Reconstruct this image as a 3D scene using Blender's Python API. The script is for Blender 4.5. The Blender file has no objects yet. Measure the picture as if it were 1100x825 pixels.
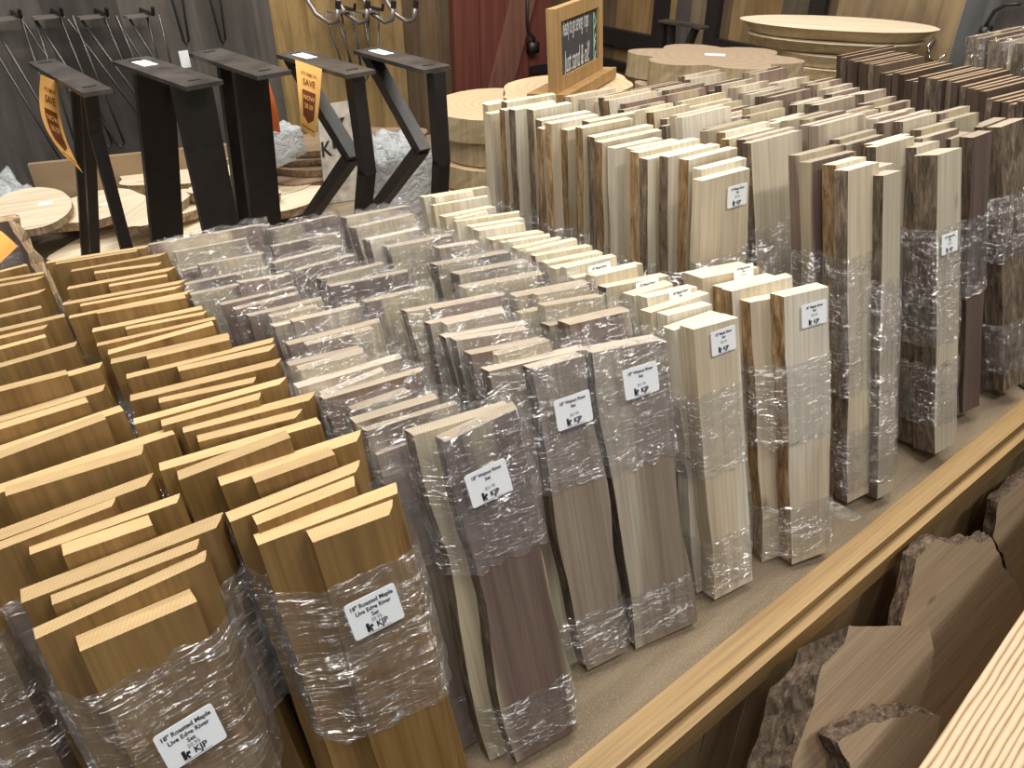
import bpy, math, random
from mathutils import Vector, Matrix, noise
R = math.radians
C = bpy.context.scene.collection
scene = bpy.context.scene
rnd = random.Random(7)

# ---------------------------------------------------------------- camera, world, lights, exposure
H = 0.9                      # camera height above the bin deck (deck is z = 0, shop floor is z = -0.75)
FPX, CX, CY = 826.0, 550.0, 412.5
PITCH, YAW = R(34), R(51.6)
cam_d = bpy.data.cameras.new('camera')
cam_d.sensor_fit = 'HORIZONTAL'; cam_d.sensor_width = 36.0
cam_d.lens = FPX / 1100.0 * 36.0
cam_d.clip_start = 0.02
cam = bpy.data.objects.new('camera', cam_d); C.objects.link(cam)
cam.location = (0, 0, H)
cam.rotation_euler = (R(90) - PITCH, 0, -(R(90) - YAW))
scene.camera = cam

w = bpy.data.worlds.new('world'); scene.world = w; w.use_nodes = True
w.node_tree.nodes['Background'].inputs[0].default_value = (0.80, 0.87, 1.0, 1)
w.node_tree.nodes['Background'].inputs[1].default_value = 0.28

LIGHTS = [(-0.2, 1.1), (1.3, 0.9), (2.3, 0.7), (0.4, 2.3), (1.7, 2.2), (-0.6, -0.5), (1.0, -0.7)]
LPOW = [24, 26, 21, 20, 20, 20, 24]
for i, (lx, ly) in enumerate(LIGHTS):
    ld = bpy.data.lights.new('ceiling_tube_light', 'AREA'); ld.shape = 'RECTANGLE'
    ld.size = 1.2; ld.size_y = 0.16; ld.energy = LPOW[i]; ld.color = (1.0, 0.955, 0.875)
    lo = bpy.data.objects.new('ceiling_tube_light', ld); C.objects.link(lo)
    lo.location = (lx, ly, 2.35); lo.rotation_euler = (0, 0, R(20 * (i % 3)))
vs = scene.view_settings
vs.view_transform = 'Standard'; vs.look = 'None'; vs.gamma = 1.0; vs.use_curve_mapping = False
vs.exposure = 0.22
scene.cycles.transparent_max_bounces = 28
scene.cycles.max_bounces = 7
scene.cycles.sample_clamp_indirect = 6.0

# ---------------------------------------------------------------- survey helpers: photo measurements -> places in the room
cs, sn = math.cos(PITCH), math.sin(PITCH)
UX = (math.sin(YAW), math.cos(YAW)); VX = (-math.cos(YAW), math.sin(YAW))
def ray(x, y):
    a, b = (x - CX) / FPX, -(y - CY) / FPX
    e, n, u = a, cs + b * sn, -sn + b * cs
    return Vector((e * UX[0] + n * UX[1], e * VX[0] + n * VX[1], u))
def hit(x, y, z):
    r = ray(x, y); return Vector((0, 0, H)) + r * ((z - H) / r.z)
def hitplane(x, y, p, n):
    r = ray(x, y); o = Vector((0, 0, H)); return o + r * ((Vector(p) - o).dot(n) / r.dot(n))

# ---------------------------------------------------------------- materials
def nodes_of(name):
    m = bpy.data.materials.new(name); m.use_nodes = True
    nt = m.node_tree; return m, nt, nt.nodes['Principled BSDF']
def N(nt, t, **kw):
    n = nt.nodes.new(t)
    for k, v in kw.items(): setattr(n, k, v)
    return n
def ramp(nt, fac, stops, interp='LINEAR'):
    r = N(nt, 'ShaderNodeValToRGB'); r.color_ramp.interpolation = interp
    e = r.color_ramp.elements
    while len(e) < len(stops): e.new(0.5)
    for i, (p, c) in enumerate(stops):
        e[i].position = p; e[i].color = (*c, 1) if len(c) == 3 else c
    nt.links.new(fac, r.inputs[0]); return r.outputs[0]
def mixc(nt, fac, a, b, mode='MIX'):
    m = N(nt, 'ShaderNodeMix', data_type='RGBA', blend_type=mode)
    for sock, v in ((m.inputs[0], fac), (m.inputs[6], a), (m.inputs[7], b)):
        if isinstance(v, (int, float)): sock.default_value = v
        elif isinstance(v, tuple): sock.default_value = (*v, 1)
        else: nt.links.new(v, sock)
    return m.outputs[2]
def coords(nt, scale, rand=True, rot=(0, 0, 0)):
    tc = N(nt, 'ShaderNodeTexCoord'); mp = N(nt, 'ShaderNodeMapping')
    mp.inputs['Scale'].default_value = scale; mp.inputs['Rotation'].default_value = rot
    nt.links.new(tc.outputs['Object'], mp.inputs[0])
    if rand:
        oi = N(nt, 'ShaderNodeObjectInfo'); ml = N(nt, 'ShaderNodeMath', operation='MULTIPLY'); ml.inputs[1].default_value = 37.0
        nt.links.new(oi.outputs['Random'], ml.inputs[0]); nt.links.new(ml.outputs[0], mp.inputs['Location'])
    return mp.outputs[0]
def noise_t(nt, vec, scale, detail=3, rough=0.55, dist=0.0):
    n = N(nt, 'ShaderNodeTexNoise'); n.inputs['Scale'].default_value = scale; n.inputs['Detail'].default_value = detail
    n.inputs['Roughness'].default_value = rough; n.inputs['Distortion'].default_value = dist
    nt.links.new(vec, n.inputs['Vector']); return n.outputs['Fac']
def bump(nt, bs, h, strength, dist=0.002):
    b = N(nt, 'ShaderNodeBump'); b.inputs['Strength'].default_value = strength; b.inputs['Distance'].default_value = dist
    nt.links.new(h, b.inputs['Height']); nt.links.new(b.outputs[0], bs.inputs['Normal'])
def vary(nt, col, amt=0.25):
    oi = N(nt, 'ShaderNodeObjectInfo'); mr = N(nt, 'ShaderNodeMapRange')
    mr.inputs['To Min'].default_value = 1 - amt; mr.inputs['To Max'].default_value = 1 + amt * 0.6
    nt.links.new(oi.outputs['Random'], mr.inputs[0])
    hs = N(nt, 'ShaderNodeHueSaturation'); nt.links.new(mr.outputs[0], hs.inputs['Value']); nt.links.new(col, hs.inputs['Color'])
    return hs.outputs[0]
def wood(name, light, dark, sap=None, saplo=0.5, rough=0.6, amt=0.2, axis=2):
    m, nt, bs = nodes_of(name)
    s = [34, 34, 34]; s[axis] = 1.6
    v = coords(nt, tuple(s))
    g = noise_t(nt, v, 1.0, 4, 0.6, 0.6)
    s2 = [240, 240, 240]; s2[axis] = 5
    fine = noise_t(nt, coords(nt, tuple(s2)), 1.0, 2)
    base = ramp(nt, g, [(0.32, dark), (0.68, light)])
    if sap:
        s3 = [9, 9, 9]; s3[axis] = 0.9
        b = noise_t(nt, coords(nt, tuple(s3)), 1.0, 1, 0.4, 0.3)
        f = ramp(nt, b, [(saplo, (0, 0, 0)), (saplo + 0.04, (1, 1, 1))])
        base = mixc(nt, f, base, mixc(nt, g, sap, tuple(c * 0.86 for c in sap)))
    fr = ramp(nt, fine, [(0.35, (0.80, 0.80, 0.80)), (0.6, (1, 1, 1))])
    base = mixc(nt, 1.0, base, fr, 'MULTIPLY')
    kn = N(nt, 'ShaderNodeTexVoronoi'); kn.inputs['Scale'].default_value = 1.0
    s4 = [11, 11, 11]; s4[axis] = 4.2
    nt.links.new(coords(nt, tuple(s4)), kn.inputs['Vector'])
    kf = ramp(nt, kn.outputs['Distance'], [(0.02, (0.45, 0.36, 0.28)), (0.09, (1, 1, 1))])
    base = mixc(nt, 0.8, base, kf, 'MULTIPLY')
    nt.links.new(vary(nt, base, amt), bs.inputs['Base Color'])
    bs.inputs['Roughness'].default_value = rough
    bump(nt, bs, fine, 0.15, 0.0006)
    return m
def endgrain(name, light, dark, amt=0.12):
    m, nt, bs = nodes_of(name)
    wv = N(nt, 'ShaderNodeTexWave'); wv.inputs['Scale'].default_value = 105; wv.inputs['Distortion'].default_value = 2.0
    wv.inputs['Detail'].default_value = 1
    nt.links.new(coords(nt, (1.0, 0.7, 0.2), True, (0, 0, 0.5)), wv.inputs['Vector'])
    big = noise_t(nt, coords(nt, (24, 60, 20)), 1.0, 3)
    a = ramp(nt, wv.outputs['Fac'], [(0.1, tuple(0.88 * c for c in light)), (0.6, light)])
    b = ramp(nt, big, [(0.35, (0, 0, 0)), (0.75, (0.45, 0.45, 0.45))])
    nt.links.new(vary(nt, mixc(nt, b, a, dark), amt), bs.inputs['Base Color'])
    bs.inputs['Roughness'].default_value = 0.8
    return m
def bark(name, a, b, c):
    m, nt, bs = nodes_of(name)
    v = coords(nt, (95, 95, 20))
    n1 = noise_t(nt, v, 1.0, 5, 0.7, 0.7)
    vo = N(nt, 'ShaderNodeTexVoronoi'); vo.inputs['Scale'].default_value = 1.5; nt.links.new(v, vo.inputs['Vector'])
    col = ramp(nt, n1, [(0.3, a), (0.5, b), (0.68, c)])
    nt.links.new(vary(nt, col, 0.3), bs.inputs['Base Color']); bs.inputs['Roughness'].default_value = 0.9
    bump(nt, bs, n1, 1.0, 0.005)
    return m
def plain(name, col, rough=0.6, metal=0.0, mott=0.0, scale=30, bmp=0.0):
    m, nt, bs = nodes_of(name)
    bs.inputs['Roughness'].default_value = rough; bs.inputs['Metallic'].default_value = metal
    n1 = noise_t(nt, coords(nt, (1, 1, 1)), scale, 4)
    f = ramp(nt, n1, [(0.3, tuple(c * (1 - mott) for c in col)), (0.7, tuple(min(1, c * (1 + mott)) for c in col))])
    nt.links.new(f, bs.inputs['Base Color'])
    if bmp: bump(nt, bs, n1, bmp, 0.003)
    return m
def film(name, milky=0.10, gloss=0.30, sc=(14, 14, 120)):
    m = bpy.data.materials.new(name); m.use_nodes = True; nt = m.node_tree; nt.nodes.clear()
    out = N(nt, 'ShaderNodeOutputMaterial')
    tr = N(nt, 'ShaderNodeBsdfTransparent'); tr.inputs[0].default_value = (0.96, 0.965, 0.97, 1)
    gl = N(nt, 'ShaderNodeBsdfGlossy'); gl.inputs['Roughness'].default_value = 0.16; gl.inputs['Color'].default_value = (1, 1, 1, 1)
    df = N(nt, 'ShaderNodeBsdfDiffuse'); df.inputs['Color'].default_value = (0.75, 0.76, 0.78, 1)
    def ridge(scale, rot, det, lo):
        n_ = noise_t(nt, coords(nt, scale, True, rot), 1.0, det, 0.55, 0.8)
        m1 = N(nt, 'ShaderNodeMath', operation='SUBTRACT'); nt.links.new(n_, m1.inputs[0]); m1.inputs[1].default_value = 0.5
        m2 = N(nt, 'ShaderNodeMath', operation='ABSOLUTE'); nt.links.new(m1.outputs[0], m2.inputs[0])
        return ramp(nt, m2.outputs[0], [(0.0, (1, 1, 1)), (lo, (0, 0, 0))])
    r1 = ridge(sc, (0, R(12), R(6)), 2, 0.028); r2 = ridge((sc[0] * 2.2, sc[1] * 2.2, sc[2] * .55), (R(8), R(-28), 0), 2, 0.020)
    big = noise_t(nt, coords(nt, (16, 16, 22)), 1.0, 2)
    gate = ramp(nt, big, [(0.40, (0.12,) * 3), (0.62, (1,) * 3)])
    ad = N(nt, 'ShaderNodeMath', operation='ADD'); nt.links.new(r1, ad.inputs[0]); nt.links.new(r2, ad.inputs[1])
    gm = N(nt, 'ShaderNodeMath', operation='MULTIPLY'); nt.links.new(ad.outputs[0], gm.inputs[0]); nt.links.new(gate, gm.inputs[1])
    b = N(nt, 'ShaderNodeBump'); b.inputs['Strength'].default_value = 1.0; b.inputs['Distance'].default_value = 0.0035
    nt.links.new(gm.outputs[0], b.inputs['Height'])
    nt.links.new(b.outputs[0], gl.inputs['Normal'])
    lw = N(nt, 'ShaderNodeLayerWeight'); lw.inputs[0].default_value = 0.25
    def rng(sock, lo, hi):
        mr = N(nt, 'ShaderNodeMapRange'); mr.inputs['To Min'].default_value = lo; mr.inputs['To Max'].default_value = hi
        nt.links.new(sock, mr.inputs[0]); return mr.outputs[0]
    mk = rng(gm.outputs[0], milky * 0.45, milky * 2.6)
    s1 = N(nt, 'ShaderNodeMixShader'); nt.links.new(mk, s1.inputs[0]); nt.links.new(tr.outputs[0], s1.inputs[1]); nt.links.new(df.outputs[0], s1.inputs[2])
    mx = N(nt, 'ShaderNodeMath', operation='MAXIMUM'); nt.links.new(rng(gm.outputs[0], gloss * .30, gloss * 3.0), mx.inputs[0])
    fm = N(nt, 'ShaderNodeMath', operation='MULTIPLY'); nt.links.new(lw.outputs['Fresnel'], fm.inputs[0]); fm.inputs[1].default_value = 0.35
    nt.links.new(fm.outputs[0], mx.inputs[1])
    s2 = N(nt, 'ShaderNodeMixShader'); nt.links.new(mx.outputs[0], s2.inputs[0]); nt.links.new(s1.outputs[0], s2.inputs[1]); nt.links.new(gl.outputs[0], s2.inputs[2])
    nt.links.new(s2.outputs[0], out.inputs[0])
    return m
M = {}
M['roast'] = wood('roasted_maple', (0.30, 0.175, 0.056), (0.185, 0.10, 0.028), rough=0.45)
M['roast_end'] = endgrain('roasted_maple_end', (0.56, 0.395, 0.20), (0.36, 0.225, 0.095), .22)
M['walnut'] = wood('walnut', (0.255, 0.18, 0.145), (0.15, 0.098, 0.075), sap=(0.52, 0.44, 0.30), saplo=0.50, amt=0.25)
M['walnut_end'] = endgrain('walnut_end', (0.41, 0.345, 0.265), (0.24, 0.185, 0.14))
M['maple'] = wood('maple', (0.68, 0.585, 0.43), (0.53, 0.435, 0.30), sap=(0.74, 0.67, 0.54), saplo=0.52, amt=0.12)
M['maple_end'] = endgrain('maple_end', (0.72, 0.65, 0.48), (0.56, 0.475, 0.32))
M['pale'] = wood('pale_walnut', (0.44, 0.355, 0.275), (0.30, 0.23, 0.17), sap=(0.62, 0.54, 0.41), saplo=0.5, amt=0.2)
M['pale_end'] = endgrain('pale_walnut_end', (0.53, 0.455, 0.37), (0.35, 0.275, 0.215))
M['dark'] = wood('dark_walnut', (0.115, 0.077, 0.055), (0.065, 0.042, 0.030), amt=0.4)
M['dark_end'] = endgrain('dark_walnut_end', (0.40, 0.28, 0.18), (0.25, 0.17, 0.11))
M['bark'] = bark('bark', (0.045, 0.032, 0.022), (0.15, 0.108, 0.074), (0.31, 0.24, 0.17))
M['bark_pale'] = bark('bark_maple', (0.09, 0.05, 0.022), (0.30, 0.18, 0.08), (0.55, 0.40, 0.22))
M['film'] = film('stretch_film', 0.11, 0.20, (9, 9, 170))
M['film_w'] = film('stretch_film_heavy', 0.13, 0.22, (17, 17, 150))
M['film_t'] = film('stretch_film_tight', 0.10, 0.32, (17, 17, 150))
M['label'] = plain('label_paper', (0.92, 0.95, 0.98), 0.5)
M['ink'] = plain('label_ink', (0.015, 0.015, 0.02), 0.5)
M['steel'] = plain('black_steel', (0.018, 0.016, 0.016), 0.42, 0.0, 0.2, 60)
M['steel_top'] = plain('scuffed_black_steel', (0.075, 0.066, 0.06), 0.45, 0.3, 0.55, 14)
M['rod'] = plain('grey_rod', (0.12, 0.115, 0.11), 0.35, 0.8)
M['hook'] = plain('hook_metal', (0.32, 0.29, 0.27), 0.35, 0.6)
M['tag'] = plain('orange_tag_paper', (1.0, 0.56, 0.16), 0.7)
M['tag_deep'] = plain('deep_orange_tag_paper', (0.95, 0.36, 0.07), 0.7)
M['tag_red'] = plain('red_orange_tag_paper', (0.80, 0.17, 0.03), 0.7)
M['tag_ink'] = plain('tag_dark_ink', (0.20, 0.055, 0.015), 0.7)
M['slab'] = wood('pale_slab', (0.84, 0.74, 0.56), (0.72, 0.60, 0.43), amt=.12, axis=0)
M['slab_brown'] = wood('brown_slab', (0.38, 0.27, 0.18), (0.26, 0.17, 0.11), amt=0.25, axis=0)
M['slab_edge'] = bark('slab_edge', (0.16, 0.10, 0.06), (0.36, 0.25, 0.15), (0.55, 0.42, 0.28))
M['chalk'] = plain('chalkboard', (0.055, 0.055, 0.058), 0.8, 0, 0.25, 12)
M['chalk_ink'] = plain('chalk_writing', (0.8, 0.8, 0.78), 0.9)
M['chalk_green'] = plain('chalk_green', (0.35, 0.62, 0.48), 0.9)
M['frame'] = wood('chalkboard_frame', (0.50, 0.31, 0.13), (0.38, 0.22, 0.08), amt=0.05)
M['rail'] = wood('rail_wood', (0.43, 0.285, 0.125), (0.31, 0.19, 0.075), amt=0.05, axis=0)
M['panel'] = wood('bin_panel', (0.46, 0.33, 0.18), (0.28, 0.19, 0.10), amt=0.35)

def endcut(name, ca, cb, ring=14):
    m, nt, bs = nodes_of(name)
    wv = N(nt, 'ShaderNodeTexWave', wave_type='RINGS', rings_direction='Z'); wv.inputs['Scale'].default_value = ring
    wv.inputs['Distortion'].default_value = 3.0; wv.inputs['Detail'].default_value = 2
    nt.links.new(coords(nt, (1, 1, 1), False), wv.inputs['Vector'])
    big = noise_t(nt, coords(nt, (7, 7, 7)), 1.0, 3)
    a = ramp(nt, wv.outputs['Fac'], [(0.2, cb), (0.7, ca)])
    nt.links.new(vary(nt, mixc(nt, big, a, ca), 0.12), bs.inputs['Base Color']); bs.inputs['Roughness'].default_value = 0.75
    return m
M['round_top'] = endcut('round_end_grain', (0.60, 0.45, 0.28), (0.48, 0.34, 0.20))
M['round_side'] = wood('round_side', (0.55, 0.44, 0.27), (0.42, 0.32, 0.18), amt=0.12)
M['slabface'] = wood('slab_face', (0.72, 0.55, 0.38), (0.56, 0.41, 0.27), amt=.06, axis=0)
M['bark_slab'] = bark('bark_rough', (0.05, 0.033, 0.023), (0.13, 0.09, 0.06), (0.24, 0.17, 0.12))
M['cookie'] = endcut('cookie_end_grain', (0.36, 0.27, 0.185), (0.31, 0.225, 0.15), 9)

# deck: plywood with scattered sawdust
m, nt, bs = nodes_of('deck_plywood')
a = noise_t(nt, coords(nt, (3, 18, 1), False), 1.5, 5); d = noise_t(nt, coords(nt, (1, 1, 1), False), 330, 4, 0.7)
c1 = ramp(nt, a, [(0.3, (0.15, 0.11, 0.070)), (0.7, (0.27, 0.21, 0.14))])
nt.links.new(mixc(nt, ramp(nt, d, [(0.50, (0, 0, 0)), (0.68, (0.7, 0.7, 0.7))]), c1, (0.36, 0.29, 0.20)), bs.inputs['Base Color'])
bs.inputs['Roughness'].default_value = 0.85; bump(nt, bs, d, 0.4, 0.002); M['deck'] = m
# pine rail near the camera: strong straight grain
m, nt, bs = nodes_of('fir_board')
wv = N(nt, 'ShaderNodeTexWave', bands_direction='Y'); wv.inputs['Scale'].default_value = 42; wv.inputs['Distortion'].default_value = 2.6
wv.inputs['Detail'].default_value = 2; wv.inputs['Detail Scale'].default_value = 2.5
nt.links.new(coords(nt, (0.10, 1, 0.3), False), wv.inputs['Vector'])
nt.links.new(ramp(nt, wv.outputs['Fac'], [(0.0, (0.26, 0.145, 0.065)), (0.22, (0.48, 0.35, 0.215)), (1, (0.56, 0.45, 0.30))]), bs.inputs['Base Color'])
bs.inputs['Roughness'].default_value = 0.6; M['fir'] = m
def striped(name, axis, stops, lo, hi, blot=0.5):
    m, nt, bs = nodes_of(name)
    tc = N(nt, 'ShaderNodeTexCoord'); sp = N(nt, 'ShaderNodeSeparateXYZ'); nt.links.new(tc.outputs['Object'], sp.inputs[0])
    mr = N(nt, 'ShaderNodeMapRange'); mr.inputs['From Min'].default_value = lo; mr.inputs['From Max'].default_value = hi
    nt.links.new(sp.outputs[axis], mr.inputs[0])
    col = ramp(nt, mr.outputs[0], [((p - lo) / (hi - lo), c) for p, c in stops], 'CONSTANT')
    g = noise_t(nt, coords(nt, (26, 26, 2.2), False), 1.0, 5, 0.6, 0.8)
    b2 = noise_t(nt, coords(nt, (5, 5, 4), False), 1.0, 4, 0.6)
    col = mixc(nt, 1.0, col, ramp(nt, g, [(0.3, (0.62,) * 3), (0.65, (1.1,) * 3)]), 'MULTIPLY')
    col = mixc(nt, blot, col, ramp(nt, b2, [(0.3, (0.5,) * 3), (0.7, (1.25,) * 3)]), 'MULTIPLY')
    nt.links.new(col, bs.inputs['Base Color']); bs.inputs['Roughness'].default_value = 0.8
    bump(nt, bs, g, 0.3, 0.003); return m

# ---------------------------------------------------------------- mesh helpers
def obj(name, verts, faces, mats, parent=None, fm=None, smooth=False, loc=None):
    me = bpy.data.meshes.new(name); me.from_pydata([tuple(v) for v in verts], [], faces)
    for mm in (mats if isinstance(mats, (list, tuple)) else [mats]): me.materials.append(mm)
    if fm:
        for p, i in zip(me.polygons, fm): p.material_index = i
    if smooth:
        for p in me.polygons: p.use_smooth = True
    me.update()
    o = bpy.data.objects.new(name, me); C.objects.link(o)
    if parent: o.parent = parent
    if loc is not None: o.location = loc
    return o
def empty(name, loc, mat=None):
    o = bpy.data.objects.new(name, None); C.objects.link(o); o.empty_display_size = 0.05
    if mat is not None: o.matrix_world = mat
    else: o.location = loc
    return o
def tag(o, label, cat, group=None):
    o['label'] = label; o['category'] = cat
    if group: o['group'] = group
    return o
def struct(o): o['kind'] = 'structure'; return o
class MB:
    def __init__(s): s.v = []; s.f = []; s.m = []
    def hexa(s, p, m=0):          # p: 4 bottom (ccw) + 4 top
        b = len(s.v); s.v += [Vector(q) for q in p]
        for f in ((3, 2, 1, 0), (4, 5, 6, 7), (0, 1, 5, 4), (1, 2, 6, 5), (2, 3, 7, 6), (3, 0, 4, 7)):
            s.f.append(tuple(b + i for i in f)); s.m.append(m)
    def box(s, lo, hi, m=0):
        x0, y0, z0 = lo; x1, y1, z1 = hi
        s.hexa([(x0, y0, z0), (x1, y0, z0), (x1, y1, z0), (x0, y1, z0), (x0, y0, z1), (x1, y0, z1), (x1, y1, z1), (x0, y1, z1)], m)
    def bar(s, a, b, side, wd, th, m=0):   # rectangular bar a->b, width wd along 'side', thickness th across
        a, b = Vector(a), Vector(b); d = (b - a).normalized(); sd = Vector(side); sd = (sd - d * sd.dot(d)).normalized(); t = d.cross(sd)
        q = [(-1, -1), (1, -1), (1, 1), (-1, 1)]
        s.hexa([a + sd * (i * wd / 2) + t * (j * th / 2) for i, j in q] + [b + sd * (i * wd / 2) + t * (j * th / 2) for i, j in q], m)
    def tube(s, pts, r, n=8, m=0):
        pts = [Vector(p) for p in pts]; b0 = len(s.v)
        up = Vector((0.3, 0.2, 1)).normalized()
        for i, p in enumerate(pts):
            d = (pts[min(i + 1, len(pts) - 1)] - pts[max(i - 1, 0)]).normalized()
            u = d.cross(up)
            if u.length < 0.1: u = d.cross(Vector((1, 0, 0)))
            u.normalize(); v = d.cross(u)
            for k in range(n):
                a = 2 * math.pi * k / n; s.v.append(p + (u * math.cos(a) + v * math.sin(a)) * r)
        for i in range(len(pts) - 1):
            for k in range(n):
                a = b0 + i * n + k; b = b0 + i * n + (k + 1) % n
                s.f.append((a, b, b + n, a + n)); s.m.append(m)
        s.f.append(tuple(b0 + k for k in range(n))[::-1]); s.m.append(m)
        s.f.append(tuple(b0 + (len(pts) - 1) * n + k for k in range(n))); s.m.append(m)
    def prism(s, poly, z0, z1, m=0, ms=None):
        b = len(s.v); n = len(poly)
        s.v += [Vector((x, y, z0)) for x, y in poly] + [Vector((x, y, z1)) for x, y in poly]
        s.f.append(tuple(range(b, b + n))[::-1]); s.m.append(m); s.f.append(tuple(range(b + n, b + 2 * n))); s.m.append(m)
        for i in range(n):
            j = (i + 1) % n; s.f.append((b + i, b + j, b + n + j, b + n + i)); s.m.append(m if ms is None else ms)
    def build(s, name, mats, parent=None, smooth=False, loc=None): return obj(name, s.v, s.f, mats, parent, s.m, smooth, loc)

FONT_CACHE = {}
def text_mesh(key, lines, depth=0.0):
    """lines: (text, x, y, size, bold). One flat mesh."""
    if key in FONT_CACHE: return FONT_CACHE[key]
    V, F = [], []
    for (t, x, y, sz, bold) in lines:
        cu = bpy.data.curves.new('t', 'FONT'); cu.body = t; cu.size = sz; cu.align_x = 'CENTER'; cu.align_y = 'CENTER'
        cu.resolution_u = 2; cu.offset = bold * sz
        o = bpy.data.objects.new('t', cu); C.objects.link(o)
        dg = bpy.context.evaluated_depsgraph_get(); me = bpy.data.meshes.new_from_object(o.evaluated_get(dg))
        b = len(V); V += [(v.co.x + x, v.co.y + y, 0) for v in me.vertices]
        F += [tuple(b + i for i in p.vertices) for p in me.polygons]
        bpy.data.objects.remove(o); bpy.data.curves.remove(cu); bpy.data.meshes.remove(me)
    return V, F
def logo(V, F, x, y, s):      # the small dark mark left of the letters: a stem with a fork of three blocks
    for (a0, b0, a1, b1) in ((0, 0, .38, 1.1), (.45, .45, .85, .8), (.45, -.05, .7, .25), (.3, .25, .6, .6)):
        b = len(V); V += [(x + a0 * s, y + b0 * s, 0), (x + a1 * s, y + b0 * s, 0), (x + a1 * s, y + b1 * s, 0), (x + a0 * s, y + b1 * s, 0)]
        F.append((b, b + 1, b + 2, b + 3))
def label_text(kind):
    if kind in FONT_CACHE: return FONT_CACHE[kind]
    if kind == 'roast': L = [('18" Roasted Maple', 0, .0125, .0062, .03), ('Live Edge River', 0, .0058, .0062, .03), ('Set', 0, -.0005, .0060, .03), ('20.95', 0, -.006, .0055, .0), ('KJP', .004, -.0125, .0088, .03)]
    elif kind == 'walnut': L = [('18" Walnut River', 0, .0125, .0058, .03), ('Set', 0, .0062, .0058, .03), ('$21.95', 0, -.0045, .0050, .0), ('KJP', .004, -.0125, .0086, .04)]
    else: L = [('18" Maple River', 0, .0125, .0058, .03), ('Set', 0, .0062, .0058, .03), ('$23.95', 0, -.0015, .0050, .0), ('KJP', .004, -.0125, .0086, .04)]
    V, F = text_mesh(kind, L); logo(V, F, -.013, -.0165, .0085)
    b = len(V); V += [(-.013, -.0182, 0), (.013, -.0182, 0), (.013, -.0177, 0), (-.013, -.0177, 0)]; F.append((b, b + 1, b + 2, b + 3))
    me = bpy.data.meshes.new('lettering'); me.from_pydata(V, [], F); me.materials.append(M['ink']); FONT_CACHE[kind] = me
    return me
lab = MB(); pl = []
for (cx_, cy_, a0) in ((.0245, .0165, 0), (-.0245, .0165, 90), (-.0245, -.0165, 180), (.0245, -.0165, 270)):
    for k in range(4): a = R(a0 + k * 30); pl.append((cx_ + .003 * math.cos(a), cy_ + .003 * math.sin(a)))
lab.prism(pl, 0, .0004)
_l = lab.build('price_label', M['label']); LABEL_ME = _l.data; bpy.data.objects.remove(_l)
def price_label(parent, kind, x, y, z, s=1.0, roll=0.0, ly=None, name='price_label'):
    """label on a face whose outward direction is local -Y (ly=None) or -X (ly='x')"""
    o = bpy.data.objects.new(name, LABEL_ME); C.objects.link(o); o.parent = parent; o.location = (x, y, z)
    o.rotation_euler = (R(90), roll, 0) if ly is None else (R(90), roll, R(-90))
    o.scale = (s * 0.86, s, 1)
    t = bpy.data.objects.new('lettering', label_text(kind)); C.objects.link(t); t.parent = o; t.location = (0, 0, .0007)
    return o

# ---------------------------------------------------------------- a board and a wrapped bundle
def board(parent, xl, xr, y0, t, z1, kind, barkL=False, barkF=False, barkR=False, chL=0.0, chR=0.0, wob=0.004, seed=0, taper=0.0, zslope=0.0):
    """xl,xr: front face edges at the top; chL/chR: how far the back face sticks out beyond the front one"""
    nz = 15; V = []; F = []; fm = []
    def side(z, s): # live edge wander, zero at the top
        k = max(0.0, z1 - z)
        return (noise.noise(Vector((seed * 3.1 + s * 11, z * 6.5, 0))) * wob * 2.2 + noise.noise(Vector((seed * 1.7, s * 5, z * 34))) * wob * 0.55) * min(1, k * 9)
    rows = []
    for i in range(nz + 1):
        z = z1 * i / nz
        dl = side(z, -1) - taper * (1 - i / nz) * 0.4; dr = side(z, 1) + taper * (1 - i / nz)
        jl = noise.noise(Vector((z * 60, seed, 2))) * .0022 if barkL else 0
        jr = noise.noise(Vector((z * 60, seed, 7))) * .0022 if barkR else 0
        zl, zr = (z, z) if i < nz else (z, z + zslope)
        rows.append([(xl + dl, y0, zl), (xr + dr, y0, zr), (xr + dr + chR * .6 + jr, y0 + t * .5, zr), (xr + dr + chR, y0 + t, zr), (xl + dl - chL, y0 + t, zl), (xl + dl - chL * .6 + jl, y0 + t * .5, zl)])
    for r in rows: V += r
    n = 6
    for i in range(nz):
        for k in range(n):
            a = i * n + k; b = i * n + (k + 1) % n
            F.append((a, b, b + n, a + n)); fm.append(2 if ((k in (1, 2) and barkR) or (k in (4, 5) and barkL) or (k == 0 and barkF)) else 0)
    F.append(tuple(range(n))[::-1]); fm.append(1); F.append(tuple(nz * n + k for k in range(n))); fm.append(1)
    bk = M['bark_pale'] if kind == 'maple' and rnd.random() < .6 else M['bark']
    return obj('board', V, F, [M[kind], M[kind + '_end'], bk], parent, fm)
def hull(pts):
    pts = sorted(set(pts)); 
    def half(ps):
        h = []
        for p in ps:
            while len(h) > 1 and (h[-1][0] - h[-2][0]) * (p[1] - h[-2][1]) - (h[-1][1] - h[-2][1]) * (p[0] - h[-2][0]) <= 0: h.pop()
            h.append(p)
        return h
    a, b = half(pts), half(pts[::-1]); return a[:-1] + b[:-1]
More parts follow.
